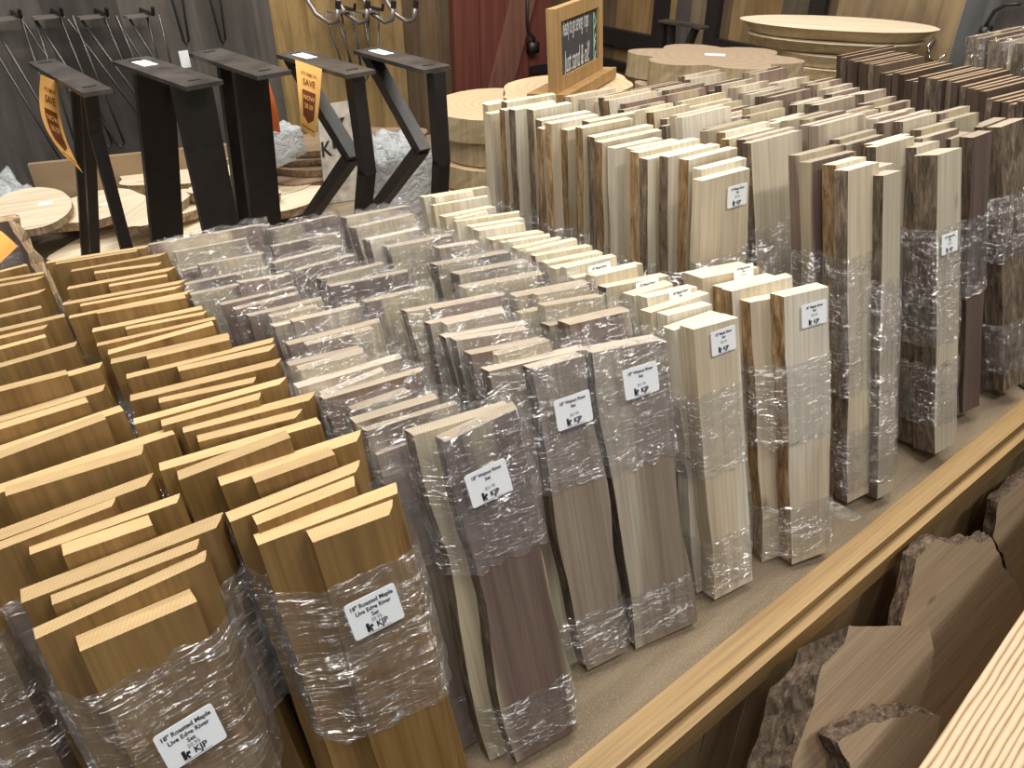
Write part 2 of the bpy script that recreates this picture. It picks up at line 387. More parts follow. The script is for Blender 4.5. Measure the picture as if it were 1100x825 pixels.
def wrap(parent, rects, z0, z1, mat, off=0.0035, seed=0, amp=0.0022, ragged=0.006, name='plastic_wrap', rows=26):
    pts = hull([(x, y) for (xl, xr, ya, yb) in rects for x in (xl, xr) for y in (ya, yb)])
    cx_ = sum(p[0] for p in pts) / len(pts); cy_ = sum(p[1] for p in pts) / len(pts)
    per = [0]; n = len(pts)
    for i in range(n): per.append(per[-1] + math.dist(pts[i], pts[(i + 1) % n]))
    K = 52; ring = []
    for k in range(K):
        s = per[-1] * k / K; i = max(j for j in range(n) if per[j] <= s + 1e-9); u = (s - per[i]) / max(1e-6, per[i + 1] - per[i])
        p = pts[i]; q = pts[(i + 1) % n]; x = p[0] + (q[0] - p[0]) * u; y = p[1] + (q[1] - p[1]) * u
        e = (q[0] - p[0], q[1] - p[1]); l = math.hypot(*e) or 1; ring.append((x, y, e[1] / l, -e[0] / l))
    V = []; F = []
    for i in range(rows + 1):
        f = i / rows
        for k, (x, y, nx, ny) in enumerate(ring):
            z = z0 + (z1 - z0) * f
            if i in (0, rows): z += noise.noise(Vector((k * .35, seed, i))) * ragged * 1.6
            dd = off + abs(noise.noise(Vector((x * 14, y * 14 + seed, z * 130 + x * 55)))) * amp * 2.0 + noise.noise(Vector((k * .5, seed * 2, z * 25))) * amp
            V.append((x + nx * dd, y + ny * dd, z))
    for i in range(rows):
        for k in range(K):
            a = i * K + k; b = i * K + (k + 1) % K; F.append((a, b, b + K, a + K))
    return obj(name, V, F, mat, parent, smooth=True)

def pack_frame(P, L, yaw, lean):
    """bundle frame: origin at its base so that the point P lies at local (0,0,L)"""
    Rm = Matrix.Rotation(-lean, 4, 'X') @ Matrix.Rotation(yaw, 4, 'Z')
    o = Vector(P) - Rm.to_3x3() @ Vector((0, 0, L))
    return Matrix.Translation(o) @ Rm

ORD = ['front-most', 'second from the front', 'third from the front', 'fourth from the front', 'fifth from the front', 'sixth from the front', 'seventh from the front', 'eighth from the front', 'ninth from the front', 'tenth from the front', 'eleventh from the front', 'twelfth from the front', 'thirteenth from the front', 'fourteenth from the front', 'fifteenth from the front', 'sixteenth from the front', 'seventeenth from the front']
def column(packs, L, lean, kind, style, group, text, kinds=None, bark=(), labels=(), yawmid=-6, tmax=.024, barkp=0.0, tails=()):
    """packs: front to back; each a list of boards (xl,yl,xr,yr) = front top edge in the survey photo, rear board first"""
    lean = R(lean); zt0 = L * math.cos(lean); prevY = None; info = []
    for pk in packs:
        zt = zt0; b = pk[0]
        a, c = hit(b[0], b[1], zt), hit(b[2], b[3], zt); mid = (a + c) / 2
        if prevY is not None:
            ref = prevY + 0.030
            if mid.y < ref:
                zt = H - (H - zt) * ref / mid.y; a, c = hit(b[0], b[1], zt), hit(b[2], b[3], zt); mid = (a + c) / 2
        prevY = mid.y
        yw = math.degrees(math.atan2(c.y - a.y, c.x - a.x)); yw = max(yawmid - 9, min(yawmid + 9, yw * .55 + yawmid * .45))
        info.append((zt, mid, yw, (c - a).length))
    for i, pk in enumerate(packs):
        zt, mid, yw, wd = info[i]
        gapb = (info[i + 1][1].y - mid.y) if i + 1 < len(packs) else .06
        gapf = (mid.y - info[i - 1][1].y) if i else .06
        nb = len(pk)
        behind2 = i + 1 < len(packs) and len(packs[i + 1]) > 1
        tb = min(tmax * (1.0 if nb > 1 or style != 'thick' else 1.5), (gapb - .003) * (.5 if behind2 else .95)); tf = min(tmax, (gapf - .003) * .48)
        tb = max(.009, tb); tf = max(.008, tf)
        Lp = zt / math.cos(lean)
        Mx = pack_frame(mid, Lp, R(yw), lean)
        Mx = Matrix.Translation((0, 0, tb * math.sin(lean) + .0005)) @ Mx
        # keep tops where they were: shorten the boards by the lift
        lift = tb * math.sin(lean)
        root = empty('board_pack', None, Mx)
        kd = (kinds or {}).get(i, kind)
        pos = ORD[i] if i < len(packs) - 1 else 'rear-most'
        tag(root, text.replace('@', pos), 'wood bundle', group)
        inv = Mx.inverted(); nrm = Mx.to_3x3() @ Vector((0, 1, 0)); rects = []
        for j, b in enumerate(pk):
            y0 = 0.0 if j == 0 else -tf * j - .0006 * j
            pp = Mx @ Vector((0, y0, 0))
            A = inv @ hitplane(b[0], b[1], pp, nrm); B = inv @ hitplane(b[2], b[3], pp, nrm)
            z1 = max(A.z, B.z) if False else (A.z + B.z) / 2
            t = tb if j == 0 else tf
            sl = max(-.012, min(.012, (B.z - A.z)))
            isb = (i in bark) or rnd.random() < barkp
            chr_ = rnd.choice([0, 0, .006, .012]) if kd == 'roast' else rnd.choice([0, .002, .006])
            chl = 0.0 if not isb else .002
            board(root, A.x, B.x, y0, t, z1 - sl / 2, kd, barkL=isb, barkR=(kd != 'roast' and rnd.random() < .3), chL=chl, chR=chr_, wob=(.003 if kd == 'roast' else (.003 if kd == 'maple' else .0055)), seed=i * 7 + j + len(text), zslope=sl)
            rects.append((A.x - .002, B.x + chr_ * .6 + .001, y0, y0 + t))
        s = i * 3 + len(text)
        fy = min(r[2] for r in rects); fr = [r for r in rects if r[2] == fy][0]
        if style == 'roast':
            wrap(root, rects, Lp * (.55 if i else .50), Lp * .885, M['film'], seed=s, off=.004)
        elif style == 'heavy':
            wrap(root, rects, Lp * .62, Lp * 1.0, M['film_w'], seed=s, off=.003, amp=.0026, ragged=.006)
            wrap(root, rects, Lp * .03, Lp * .2, M['film_w'], seed=s + 1, off=.002, name='plastic_wrap', rows=8)
        elif style == 'thick':
            wrap(root, rects, Lp * .48, Lp * .78, M['film_t'], seed=s, off=.002, amp=.0015, name='plastic_wrap')
            wrap(root, rects, Lp * .03, Lp * .24, M['film_t'], seed=s + 1, off=.002, amp=.002, name='plastic_wrap', rows=8)
        if i in tails:
            V = []; F = []; nn = 8; x0 = max(r_[1] for r_ in rects) - .01; zb_ = Lp * .19
            for a_ in range(nn + 1):
                f = a_ / nn
                for g in (-1, 0, 1): V.append((x0 + .055 * f, fy - .004 - .012 * f + .004 * math.sin(f * 9 + g), zb_ - .03 * f + g * .022 * (1 - f * .93)))
            for a_ in range(nn):
                for g in (0, 1): b_ = a_ * 3 + g; F.append((b_, b_ + 3, b_ + 4, b_ + 1))
            obj('film_tail', V, F, M['film_t'], root, smooth=True)
        for (ii, kk, u, dz, sc, rl) in labels:
            if ii == i:
                x = fr[0] + (fr[1] - fr[0]) * u
                o_ = .012 if style in ('roast', 'heavy') and dz > .03 else .0035
                price_label(root, kk, x, fy - o_, Lp - dz, sc, R(rl))
    return info

# ================================================================ the room
FL = -0.75
wallx, wally = 2.95, 3.1
mb = MB(); mb.box((-2.5, -2.5, FL - .1), (wallx + .1, wally + .1, FL)); struct(mb.build('floor', plain('concrete_floor', (0.10, 0.085, 0.07), .8, 0, .3, 6)))
GREY, GREY2, GREY3 = (0.088, 0.077, 0.068), (0.115, 0.10, 0.088), (0.066, 0.057, 0.05)
TAN, TAN2, BRN, BRN2 = (0.36, 0.235, 0.09), (0.42, 0.28, 0.12), (0.115, 0.075, 0.04), (0.16, 0.105, 0.055)
M['wall_b'] = striped('back_wall_planks', 0, [(-2.5, GREY), (.2, GREY2), (.5, GREY3), (.74, GREY2), (1.0, GREY), (1.2, GREY2), (1.26, TAN), (1.42, TAN2), (1.58, TAN), (1.72, TAN2), (1.86, BRN), (1.93, BRN2), (2.03, BRN), (2.68, BRN), (2.75, BRN2)], -2.5, 3.0)
M['wall_r'] = striped('side_wall_planks', 1, [(-2.5, GREY), (.9, (0.10, 0.098, 0.10)), (1.02, GREY3), (1.16, (0.085, 0.088, 0.09)), (1.28, (0.27, 0.19, 0.105)), (1.73, BRN), (1.86, (0.10, 0.078, 0.05)), (1.98, (0.20, 0.12, 0.05)), (2.1, (0.24, 0.16, 0.07)), (2.22, BRN), (2.34, (0.2, 0.15, 0.09)), (2.44, GREY), (2.52, TAN), (2.64, (0.28, 0.17, 0.07)), (2.78, (0.27, 0.165, 0.07)), (2.9, BRN)], -2.5, 3.1)
mb = MB(); mb.box((-2.5, wally, FL), (wallx + .1, wally + .1, 2.6)); struct(mb.build('wall_back', M['wall_b']))
mb = MB(); mb.box((wallx, -2.5, FL), (wallx + .1, wally, 2.6)); struct(mb.build('wall_right', M['wall_r']))
mb = MB(); mb.box((-2.5, -2.5, 2.6), (wallx + .1, wally + .1, 2.7)); struct(mb.build('ceiling', plain('ceiling_paint', (0.30, 0.29, 0.27), .9)))
# red plank door with brace and iron hardware, on the back wall
dx0, dx1, dz1 = 2.10, 2.68, 1.35
mb = MB()
for k in range(4):
    a = dx0 + (dx1 - dx0) * k / 4; mb.box((a + .002, wally - .03, FL), (a + (dx1 - dx0) / 4 - .002, wally - .003, dz1))
M['red'] = wood('red_paint', (0.20, 0.060, 0.042), (0.13, 0.036, 0.026), amt=.03); M['red2'] = wood('worn_red_paint', (0.24, 0.11, 0.075), (0.17, 0.07, 0.05), amt=.03)
dr = struct(mb.build('door_1', M['red']))
mb = MB(); mb.bar((dx0 + .16, wally - .042, -.25), (dx0 + .47, wally - .042, .62), (1, 0, 0), .13, .022); mb.build('brace', M['red2'], dr)
mb = MB(); mb.bar((dx0 + .05, wally - .042, .66), (dx1 - .05, wally - .042, .66), (0, 0, 1), .12, .022); mb.build('ledge_board', M['red'], dr)
hp = [Vector((dx0 + .40, wally - .06, .46)), Vector((dx0 + .40, wally - .06, .30)), Vector((dx0 + .405, wally - .065, .25)), Vector((dx0 + .44, wally - .065, .215)), Vector((dx0 + .44, wally - .06, .19))]
mb = MB(); mb.tube(hp, .008); mb.box((dx0 + .42, wally - .07, .15), (dx0 + .47, wally - .032, .20)); mb.build('iron_handle', M['steel'], dr, True)
mb = MB(); mb.box((dx1 - .14, wally - .045, .05), (dx1 + .04, wally - .03, .085)); mb.build('hinge', M['steel'], dr)

# ================================================================ bin: deck, rail, front panel
mb = MB(); mb.box((-.75, .352, -.03), (2.9, 2.66, 0)); dk = mb.build('display_deck', M['deck'])
tag(dk, 'wide plywood deck of the display bin, dusted with sawdust, carrying the wood bundles', 'display bin deck')
rl = empty('front_rail', (0, 0, 0)); tag(rl, 'long yellow-brown wooden rail along the front edge of the display bin', 'rail')
mb = MB(); mb.box((-.9, .316, -.018), (2.9, .351, .015)); mb.build('top_board', M['rail'], rl)
mb = MB(); mb.box((-.9, .300, -.052), (2.9, .3155, -.004)); mb.build('front_board', M['rail'], rl)
pn = empty('bin_fence', (0, .3, FL)); tag(pn, 'dark vertical plank panel closing the front of the display bin under the rail', 'panel')
x = -.9; k = 0
while x < 2.9:
    wd = rnd.uniform(.085, .14); mb = MB(); yy = rnd.uniform(0, .006)
    mb.box((x + .0015, .318 - .3 + yy, 0), (x + wd - .0015, .340 - .3, -.054 - FL)); mb.build('plank', M['panel'], pn); x += wd; k += 1

# ================================================================ left block: roasted maple, two columns
P2 = [
 [(277,586,427,530),(336,583,418,553)],
 [(247,561,382,507),(276,564,381,522)],
 [(237,522,383,474),(274,519,360,488)],
 [(172,506,345,455),(192,516,312,470)],
 [(197,465,332,430),(213,475,317,449)],
 [(144,456,300,413),(174,458,278,429)],
 [(140,431,295,393),(171,433,272,411)],
 [(136,407,292,368),(192,399,289,377)],
 [(119,391,247,362),(158,386,247,365)],
 [(104,372,232,343),(116,381,230,349)],
 [(99,357,218,332),(135,354,218,338)],
 [(74,342,200,316),(104,337,200,320)],
 [(67,328,192,305),(86,329,187,311)],
 [(72,311,181,291),(117,308,180,297)],
 [(76,292,171,275),(101,294,170,285)],
 [(49,283,157,266),(59,284,147,270)]]
column(P2, .44, 15, 'roast', 'roast', 'golden roasted maple bundles, second column', 'golden roasted maple board bundle, @ in the second column from the left', labels=[(0, 'roast', .43, .088, 1.0, -3)], yawmid=-11)
P1 = [
 [(38,687,220,603),(86,700,212,646)],
 [(23,648,232,567),(56,650,211,590)],
 [(32,596,190,540),(68,597,164,564)],
 [(-45,597,156,522),(-40,606,120,544)],
 [(-25,538,188,466),(6,533,152,488)],
 [(-60,507,133,441),(-60,515,114,450)],
 [(-60,472,110,420),(-60,480,95,432)],
 [(-60,442,107,395),(-60,436,73,402)],
 [(-60,412,80,372)],
 [(-60,392,50,362)],
 [(-60,370,70,340),(-60,378,47,353)],
 [(-50,353,45,331)],
 [(-50,337,41,315)],
 [(-40,309,47,294),(-40,315,38,301)],
 [(-30,300,30,285)]]
column(P1, .44, 15, 'roast', 'roast', 'golden roasted maple bundles, left column', 'golden roasted maple board bundle, @ in the left-most column', labels=[(0, 'roast', .52, .125, 1.0, -3)], yawmid=-1)
column([[(-150,668,-30,632)]], .44, 15, 'roast', 'roast', None, 'roasted maple bundle cut off by the left edge, beside the front-most left bundle', yawmid=0)

# ================================================================ walnut, three columns
Wa = [
 [(444,468,550,437),(478,475,555,439)],
 [(405,489,510,450)],
 [(382,455,471,428),(394,463,491,434)],
 [(348,429,453,399),(380,442,441,421)],
 [(320,417,431,385),(347,425,413,398)],
 [(311,393,388,375),(322,398,390,379)],
 [(310,371,408,346),(330,371,402,353)],
 [(295,351,375,333),(315,346,388,329)],
 [(268,340,345,322),(291,341,340,330)],
 [(238,328,319,309),(253,333,320,316)],
 [(205,317,314,295),(258,304,312,295)],
 [(199,306,288,288)],
 [(196,291,284,272),(214,285,281,273)],
 [(161,263,285,241),(188,271,263,257)]]
column(Wa, .44, 16, 'walnut', 'heavy', 'grey-brown walnut bundles, left walnut column', 'film-wrapped walnut bundle, @ in the walnut column touching the golden maple', kinds={1: 'pale', 7: 'pale', 4: 'pale'}, labels=[(0, 'walnut', .38, .065, 1.0, -4)], yawmid=-7, bark=(0,), tmax=.022, barkp=.3)
Wb = [
 [(525,399,628,375),(572,397,628,382)],
 [(506,381,585,366),(535,382,591,366)],
 [(478,362,567,349),(490,366,569,354)],
 [(462,348,540,332),(480,349,545,335)],
 [(437,335,540,317),(466,332,542,317)],
 [(393,325,465,309)],
 [(355,308,438,292)],
 [(345,300,413,283)],
 [(315,292,380,274)],
 [(294,283,366,265)],
 [(293,265,365,250)],
 [(289,247,362,231)]]
column(Wb, .44, 16, 'walnut', 'heavy', 'grey-brown walnut bundles, middle walnut column', 'film-wrapped walnut bundle, @ in the middle one of three walnut columns', kinds={0: 'pale', 3: 'pale', 2: 'pale', 9: 'pale'}, labels=[(0, 'walnut', .55, .065, 1.0, 0), (5, 'walnut', .99, .11, .9, 0)], yawmid=-8, bark=(0, 2), tmax=.022, barkp=.4)
Wc = [
 [(636,379,713,365)],
 [(590,350,677,333),(612,349,677,334)],
 [(560,337,640,320),(585,329,649,318)],
 [(555,319,635,304),(577,317,633,307)],
 [(500,310,586,294)],
 [(493,295,568,281)],
 [(470,285,548,271)],
 [(472,267,516,260)],
 [(418,266,486,253)],
 [(397,258,453,246)],
 [(382,245,445,230)],
 [(372,234,440,221)]]
column(Wc, .44, 16, 'walnut', 'heavy', 'grey-brown walnut bundles, right walnut column', 'film-wrapped walnut bundle, @ in the walnut column beside the cream maple', kinds={0: 'pale', 7: 'pale', 9: 'pale'}, labels=[(0, 'walnut', .55, .05, 1.0, 0)], yawmid=-9, bark=(0, 1), tmax=.03, barkp=.4)

# ================================================================ short cream maple, two columns
Mm = [
 [(724,355,776,337),(745,354,793,341)],
 [(699,336,762,315),(717,339,765,327)],
 [(681,318,723,305),(695,320,749,308)],
 [(651,309,719,296)],
 [(617,299,690,283),(638,297,685,286)],
 [(597,289,662,276),(608,288,662,275)],
 [(575,275,636,264),(587,283,647,271)],
 [(555,267,603,256),(564,271,620,257)],
 [(529,258,584,249),(541,261,591,253)],
 [(506,244,563,235),(514,248,563,240)],
 [(490,238,558,228)],
 [(478,233,532,222),(491,235,524,227)],
 [(466,221,524,211)],
 [(455,212,525,201),(467,212,508,205)]]
column(Mm, .42, 15, 'maple', 'thick', 'short cream maple bundles, long column', 'short cream maple bundle, @ in the long cream column beside the walnut', labels=[(0, 'maple', .6, .028, .85, 0), (2, 'maple', .62, .022, .8, 0), (3, 'maple', .62, .022, .8, 0), (5, 'maple', .62, .022, .8, 0)], yawmid=-14, bark=(3, 6), tmax=.03)
Nn = [
 [(806,325,868,313),(842,319,890,308)],
 [(782,311,838,298),(786,313,851,297)],
 [(754,299,815,287)]]
column(Nn, .425, 15, 'maple', 'thick', 'short cream maple bundles before the tall ones', 'short cream maple bundle, @ in the short row before the tall bundles', labels=[(0, 'maple', .62, .03, .85, 0), (2, 'maple', .7, .018, .7, 0)], yawmid=-20, bark=(0, 1), tmax=.034, tails=(0,))

# ================================================================ tall bundles standing in columns at the right
def tall(x, y, wd, t2, yaw, kind, L, lean, text, group, wraps, bl, lab=None, xlean=0.0, single=False, bf=False):
    lean = R(lean)
    Rm = Matrix.Rotation(R(xlean), 4, 'Y') @ Matrix.Rotation(-lean, 4, 'X') @ Matrix.Rotation(R(yaw), 4, 'Z')
    Mx = Matrix.Translation((x, y, t2 * math.sin(lean) + abs(math.sin(R(xlean))) * wd + .0005)) @ Rm
    root = empty('board_pack', None, Mx); tag(root, text, 'wood bundle', group)
    t = t2 / 2; off = rnd.uniform(0, .03) if not single else 0
    s = rnd.randint(0, 999); rects = []
    L2 = L - rnd.uniform(.0, .012)
    if rnd.random() < .5: offs = (off, 0)
    else: offs = (0, off)
    for j in range(2):
        xl = offs[j]; xr = wd - offs[1 - j] * .8
        y0 = -t * j; kk = kind
        board(root, xl, xr, y0 - .0004 * j, t, (L, L2)[j], kk, barkL=bl or rnd.random() < .45, barkF=bf, barkR=rnd.random() < .3, chL=.0, chR=rnd.choice([0, .004]), wob=.0022, seed=s + j)
        rects.append((xl - .001, xr + .003, y0, y0 + t))
    for (a, b) in wraps: wrap(root, rects, L * a, L * b, M['film_t'], seed=s, off=.0025, amp=.002, name='plastic_wrap', rows=14)
    if lab:
        if lab[0] == 'front': price_label(root, 'maple', lab[1] * wd, -t - .004, L - lab[2], .85)
        else: price_label(root, 'maple', -.006, 0, L - lab[2], .8, ly='x')
    return root
LT, LN = .545, 15
def topbase(px, py, L=LT, lean=LN):
    p = hit(px, py, L * math.cos(R(lean))); return p.x, p.y - L * math.sin(R(lean))
COLS = [  # name, x of left edge (front, back), base y (front, back), n, width, kind list, wraps depth
 ('left-most tall column', (.905, .875), (.575, 1.055), 11, .118, ['maple'], 99),
 ('second tall column from the left', (1.055, 1.04), (.60, 1.0), 10, .112, ['maple', 'pale', 'maple', 'walnut'], 2),
 ('third tall column from the left', (1.19, 1.175), (.47, .97), 12, .108, ['pale', 'walnut', 'maple', 'walnut'], 2),
 ('fourth tall column from the left', (1.315, 1.30), (.455, .93), 11, .10, ['walnut', 'pale', 'pale'], 2),
 ('right-most tall column', (1.43, 1.43), (.47, .87), 10, .092, ['pale', 'walnut', 'pale'], 1)]
for ci, (cn, (xf, xb), (yf, yb), n, wd, kds, wr) in enumerate(COLS):
    for i in range(n):
        f = i / (n - 1); pos = ORD[i] if i < n - 1 else 'rear-most'
        sp = (yb - yf) / (n - 1); ln = (8.5 - 4.5 * f) if ci == 0 else LN; dyl = LT * (math.sin(R(LN)) - math.sin(R(ln)))
        kd = kds[(i * 7 + ci) % len(kds)]
        ws = [(.40, .74), (.06, .22)] if i < wr else []
        if ci == 0 and i > 0: ws = [(.12, .66)]
        labl = ('front', .62, .045) if ci == 0 and i in (0, 2, 6, 9) else (('front', .7, .04) if ci == 1 and i in (5, ) else None)
        tall(xf + (xb - xf) * f + rnd.uniform(-.007, .007), yf + sp * i + dyl + rnd.uniform(-.003, .003), wd + rnd.uniform(-.008, .012), min(.040, sp - .006), rnd.uniform(-10, -5) if ci else rnd.uniform(-8, -5), kd,
             (LT if ci else LT * .976) + rnd.uniform(-.014, .010), ln, 'tall %s bundle, %s in the %s' % ({'maple': 'cream maple', 'pale': 'pale greyish', 'walnut': 'brown walnut'}[kd], pos, cn), 'tall bundles, ' + cn, ws, (ci == 0 and i in (1, 2, 4, 5, 7, 9)) or (ci and i < 2), labl)
# the row nearest the rail, placed one by one
def rowpack(px, py, wd, kd, L, lean, txt, wraps, bl=True, lab=None, t2=.045, yaw=-14, xlean=0, bf=False, ymin=.362):
    for _ in range(20):
        x, y = topbase(px, py, L, lean)
        if y - t2 / 2 > ymin: break
        L -= .006
    return tall(x - xlean / 57.3 * L, y, wd, t2, yaw, kd, L, lean, txt, 'tall bundles next to the rail', wraps, bl, lab, xlean, False, bf)
rowpack(856, 176, .088, 'walnut', .55, 15, 'tall plum-brown walnut bundle just behind the short cream maple, near the rail', [(.30, .74)], False)
rowpack(893, 188, .066, 'maple', .55, 15, 'tall cream bundle with orange-brown edge next to the rail', [(.35, .76), (.03, .24)], t2=.050, yaw=-10)
rowpack(929, 194, .058, 'pale', .545, 15, 'tall bundle with grey rough bark edge standing behind the rail', [(.22, .70), (.05, .22)], t2=.052, yaw=-8)
rowpack(976, 176, .066, 'pale', .60, 17, 'tall thick bundle with two dark bark edges touching the rail', [(.38, .76), (.10, .32)], lab=('front', .40, .155), t2=.082, yaw=-8)
rowpack(1018, 160, .060, 'walnut', .56, 14, 'tall brown bundle with film band leaning beside the bark-faced one', [(.46, .74)], lab=None, xlean=-5, t2=.05, ymin=.40)
rowpack(1049, 150, .066, 'walnut', .60, 17, 'tall bark-faced bundle with a bright film band near the rail', [(.52, .76), (.08, .28)], xlean=-6, t2=.056, bf=True, yaw=-16, ymin=.375)
rowpack(1024, 246, .045, 'pale', .34, 16, 'small thin walnut bundle leaning in front of the bark-faced bundles', [(.05, .40)], False, ('front', .5, .22), t2=.026, xlean=-12, ymin=.36)

# dark walnut row further right
nD = 17
for i in range(nD):
    f = i / (nD - 1); x = 1.64 + .07 * f + rnd.uniform(-.006, .006); y = .380 + .475 * f
    wd = .165 + rnd.uniform(-.02, .02); L = .545 + rnd.uniform(-.008, .012) + (.012 if i > 12 else 0)
    lean = R(13); Mx = Matrix.Translation((x, y, .03 * math.sin(lean))) @ Matrix.Rotation(-lean, 4, 'X') @ Matrix.Rotation(R(rnd.uniform(-11, -7)), 4, 'Z')
    root = empty('board_pack', None, Mx); pos = ORD[i] if i < nD - 1 else 'rear-most'
    tag(root, 'dark walnut board pair with tan top, %s in the dark row behind' % pos, 'wood bundle', 'dark walnut boards in the right-hand row')
    t = .0130
    for j in range(2): board(root, rnd.uniform(0, .008), wd, -t * j - .0003 * j, t, L - .004 * j, 'dark', barkL=rnd.random() < .5, wob=.003, seed=900 + i * 3 + j)
for i in range(7):
    x, y = 2.10 + rnd.uniform(-.01, .01), .40 + i * .055
    lean = R(14); Mx = Matrix.Translation((x, y, .06 * math.sin(lean))) @ Matrix.Rotation(-lean, 4, 'X') @ Matrix.Rotation(R(-9), 4, 'Z')
    root = empty('board_pack', None, Mx); pos = ORD[i] if i < 6 else 'rear-most'
    tag(root, 'wide bark-sided walnut bundle, %s in the row at the wall' % pos, 'wood bundle', 'wrapped walnut bundles by the right wall')
    rects = []
    for j in range(2):
        board(root, 0, .20, -.022 * j - .0003 * j, .022, .565 - .006 * j, ('walnut', 'dark')[(i + j) % 2], barkL=True, chL=.006, wob=.003, seed=700 + i * 3 + j); rects.append((0, .20, -.022 * j, .022 - .022 * j))
    wrap(root, rects, .42, .566, M['film'], seed=i + 50)

# ================================================================ black steel table legs behind the bundles
def leg_set(plate, bars, label, half, sticker=False, z=.56):
    half *= .85; bars = [(b_[0], b_[1] * .85, b_[2] * .85) + tuple(b_[3:]) for b_ in bars]
    a, b = hit(*plate[0], z), hit(*plate[1], z); d = (b - a).normalized(); s = Vector((-d.y, d.x, 0))
    n = s.copy()
    root = empty('steel_trestle', (a + b) / 2 - Vector((0, 0, z))); tag(root, label, 'table leg', None)
    o = root.location; mb = MB(); mb.bar(a - o, b - o, s, half * 2, .008); mb.build('top_plate', M['steel_top'], root)
    for u in (.08, .88):
        mb = MB(); c = a + (b - a) * u - o + Vector((0, 0, .0045)); mb.bar(c - s * .012, c + s * .012, d, .008, .001); mb.build('screw_slot', M['steel'], root)
    for bar in bars:
        pts = [hitplane(px, py, a, n) for px, py in bar[0]]
        if pts[-1].z < .03 or bar[3]:
            q0, q1 = pts[-2], pts[-1]; dd = (q1 - q0); k = (0.002 - q0.z) / dd.z; pts[-1] = q0 + dd * k
        pts[0].z = z - .004
        mb = MB()
        off = s * bar[4] if len(bar) > 4 else Vector((0, 0, 0))
        for p, q in zip(pts, pts[1:]):
            e = (q - p).normalized() * bar[1] * .35
            mb.bar(p - o + off, q - o + e * (q is not pts[-1]) + off, s, bar[2], bar[1])
        mb.build('leg_bar', M['steel'], root)
    if sticker:
        c = a.lerp(b, .22) - o + Vector((0, 0, .0046)); mb = MB(); mb.bar(c - d * .03, c + d * .03, s, half * .8, .0006); mb.build('white_sticker', M['label'], root)
    return root
leg_set(((45, 67), (105, 100)), [([(83, 92), (92, 272)], .010, .024, True, .0), ([(94, 98), (102, 271)], .010, .026, True), ([(98, 104), (102, 140), (136, 267)], .014, .028, True, .0)], 'black steel table leg with a curled orange tag, first from the bag end', .030)
leg_set(((140, 65), (220, 92)), [([(165, 76), (180, 262)], .016, .092, True), ([(204, 86), (238, 250)], .016, .092, True)], 'black steel V-shaped table leg of two wide flat bars', .044, True)
leg_set(((220, 56), (295, 81)), [([(243, 66), (264, 245)], .018, .045, True), ([(268, 74), (286, 245)], .018, .085, True)], 'black steel table leg of wide bars, between the V-shaped and kinked ones', .044)
leg_set(((312, 58), (388, 80)), [([(380, 76), (394, 182), (391, 216)], .032, .034, True), ([(312, 58), (378, 168), (328, 240)], .030, .034, True, .0)], 'black steel kinked table leg carrying the large sale tag', .040, True)
leg_set(((394, 54), (470, 75)), [([(468, 74), (474, 172), (472, 214)], .030, .034, True), ([(396, 56), (453, 160), (406, 222)], .030, .034, True, .0)], 'black steel kinked table leg beside the thick wood rounds', .040, True)

# sale tags
def sheet_tag(px, pts_z, name_label, mat, text=True, curl=.02, plane=None, thick=.0006):
    """px: four corners TL, TR, BR, BL in the survey photo; plane: (point, normal)"""
    P, n = plane; n = Vector(n).normalized()
    q = [hitplane(x, y, P, n) for x, y in px]
    if n.dot(Vector((0, 0, H)) - q[0]) < 0: n = -n
    o = (q[0] + q[1]) / 2; root = empty('sale_tag', o); tag(root, name_label, 'sale tag', None)
    def S(u, v, h=0):
        a = q[0].lerp(q[1], u); b = q[3].lerp(q[2], u); p = a.lerp(b, v)
        return p - o + n * (curl * math.sin(v * 2.6) * (1 - .3 * u) - curl * .8 * v + h)
    V = []; F = []; nu, nv = 6, 14
    for L_ in (0, 1):
        for i in range(nv + 1):
            for k in range(nu + 1): V.append(S(k / nu, i / nv, -thick * L_))
    st = (nu + 1) * (nv + 1)
    for i in range(nv):
        for k in range(nu):
            a = i * (nu + 1) + k; F.append((a, a + 1, a + nu + 2, a + nu + 1)); F.append((st + a, st + a + nu + 1, st + a + nu + 2, st + a + 1))
    obj('paper', V, F, mat, root, smooth=True)
    if text:
        # dark banner: bar plus arrow, with lettering following the sheet
        def quad(us, vs, h, nn=10):
            V = []; F = []
            for i in range(nn + 1):
                f = i / nn; v = vs[0] + (vs[1] - vs[0]) * f
                ua, ub = us
                if f > .8: sh = (f - .8) / .2 * (ub - ua) / 2; ua += sh; ub -= sh
                V += [S(ua, v, h), S(ub, v, h)]
            for i in range(nn): F.append((2 * i, 2 * i + 1, 2 * i + 3, 2 * i + 2))
            return V, F
        V, F = quad((.2, .8), (.36, .84), .0008); obj('dark_arrow', V, F, M['tag_ink'], root)
        def letters(body, u, v, s, sv, mat, nm):
            V, F = text_mesh('x' + body, [(body, 0, 0, 1.0, .02)])
            obj(nm, [S(u + x * s, v - y * sv, .0016) for x, y, _ in V], F, mat, root)
        letters("IT'S TIME TO", .5, .14, .11, .055, M['tag_ink'], 'lettering'); letters('SAVE', .5, .25, .235, .12, M['tag_ink'], 'lettering')
        letters('NOW', .5, .46, .20, .09, M['tag'], 'lettering'); letters('20% OFF', .5, .585, .115, .10, M['tag'], 'lettering')
        letters('KJPSELECTHARDWOODS', .5, .92, .07, .05, M['tag_ink'], 'lettering')
    return root
pA = hit(318, 70, .56)
sheet_tag([(317, 64), (346, 74), (339, 150), (323, 138)], None, 'large orange tag reading SAVE 20% OFF hanging from a kinked table leg', M['tag'], plane=(pA - Vector((.065, .045, 0)), Vector((-.35, -.9, .0))), curl=.025)
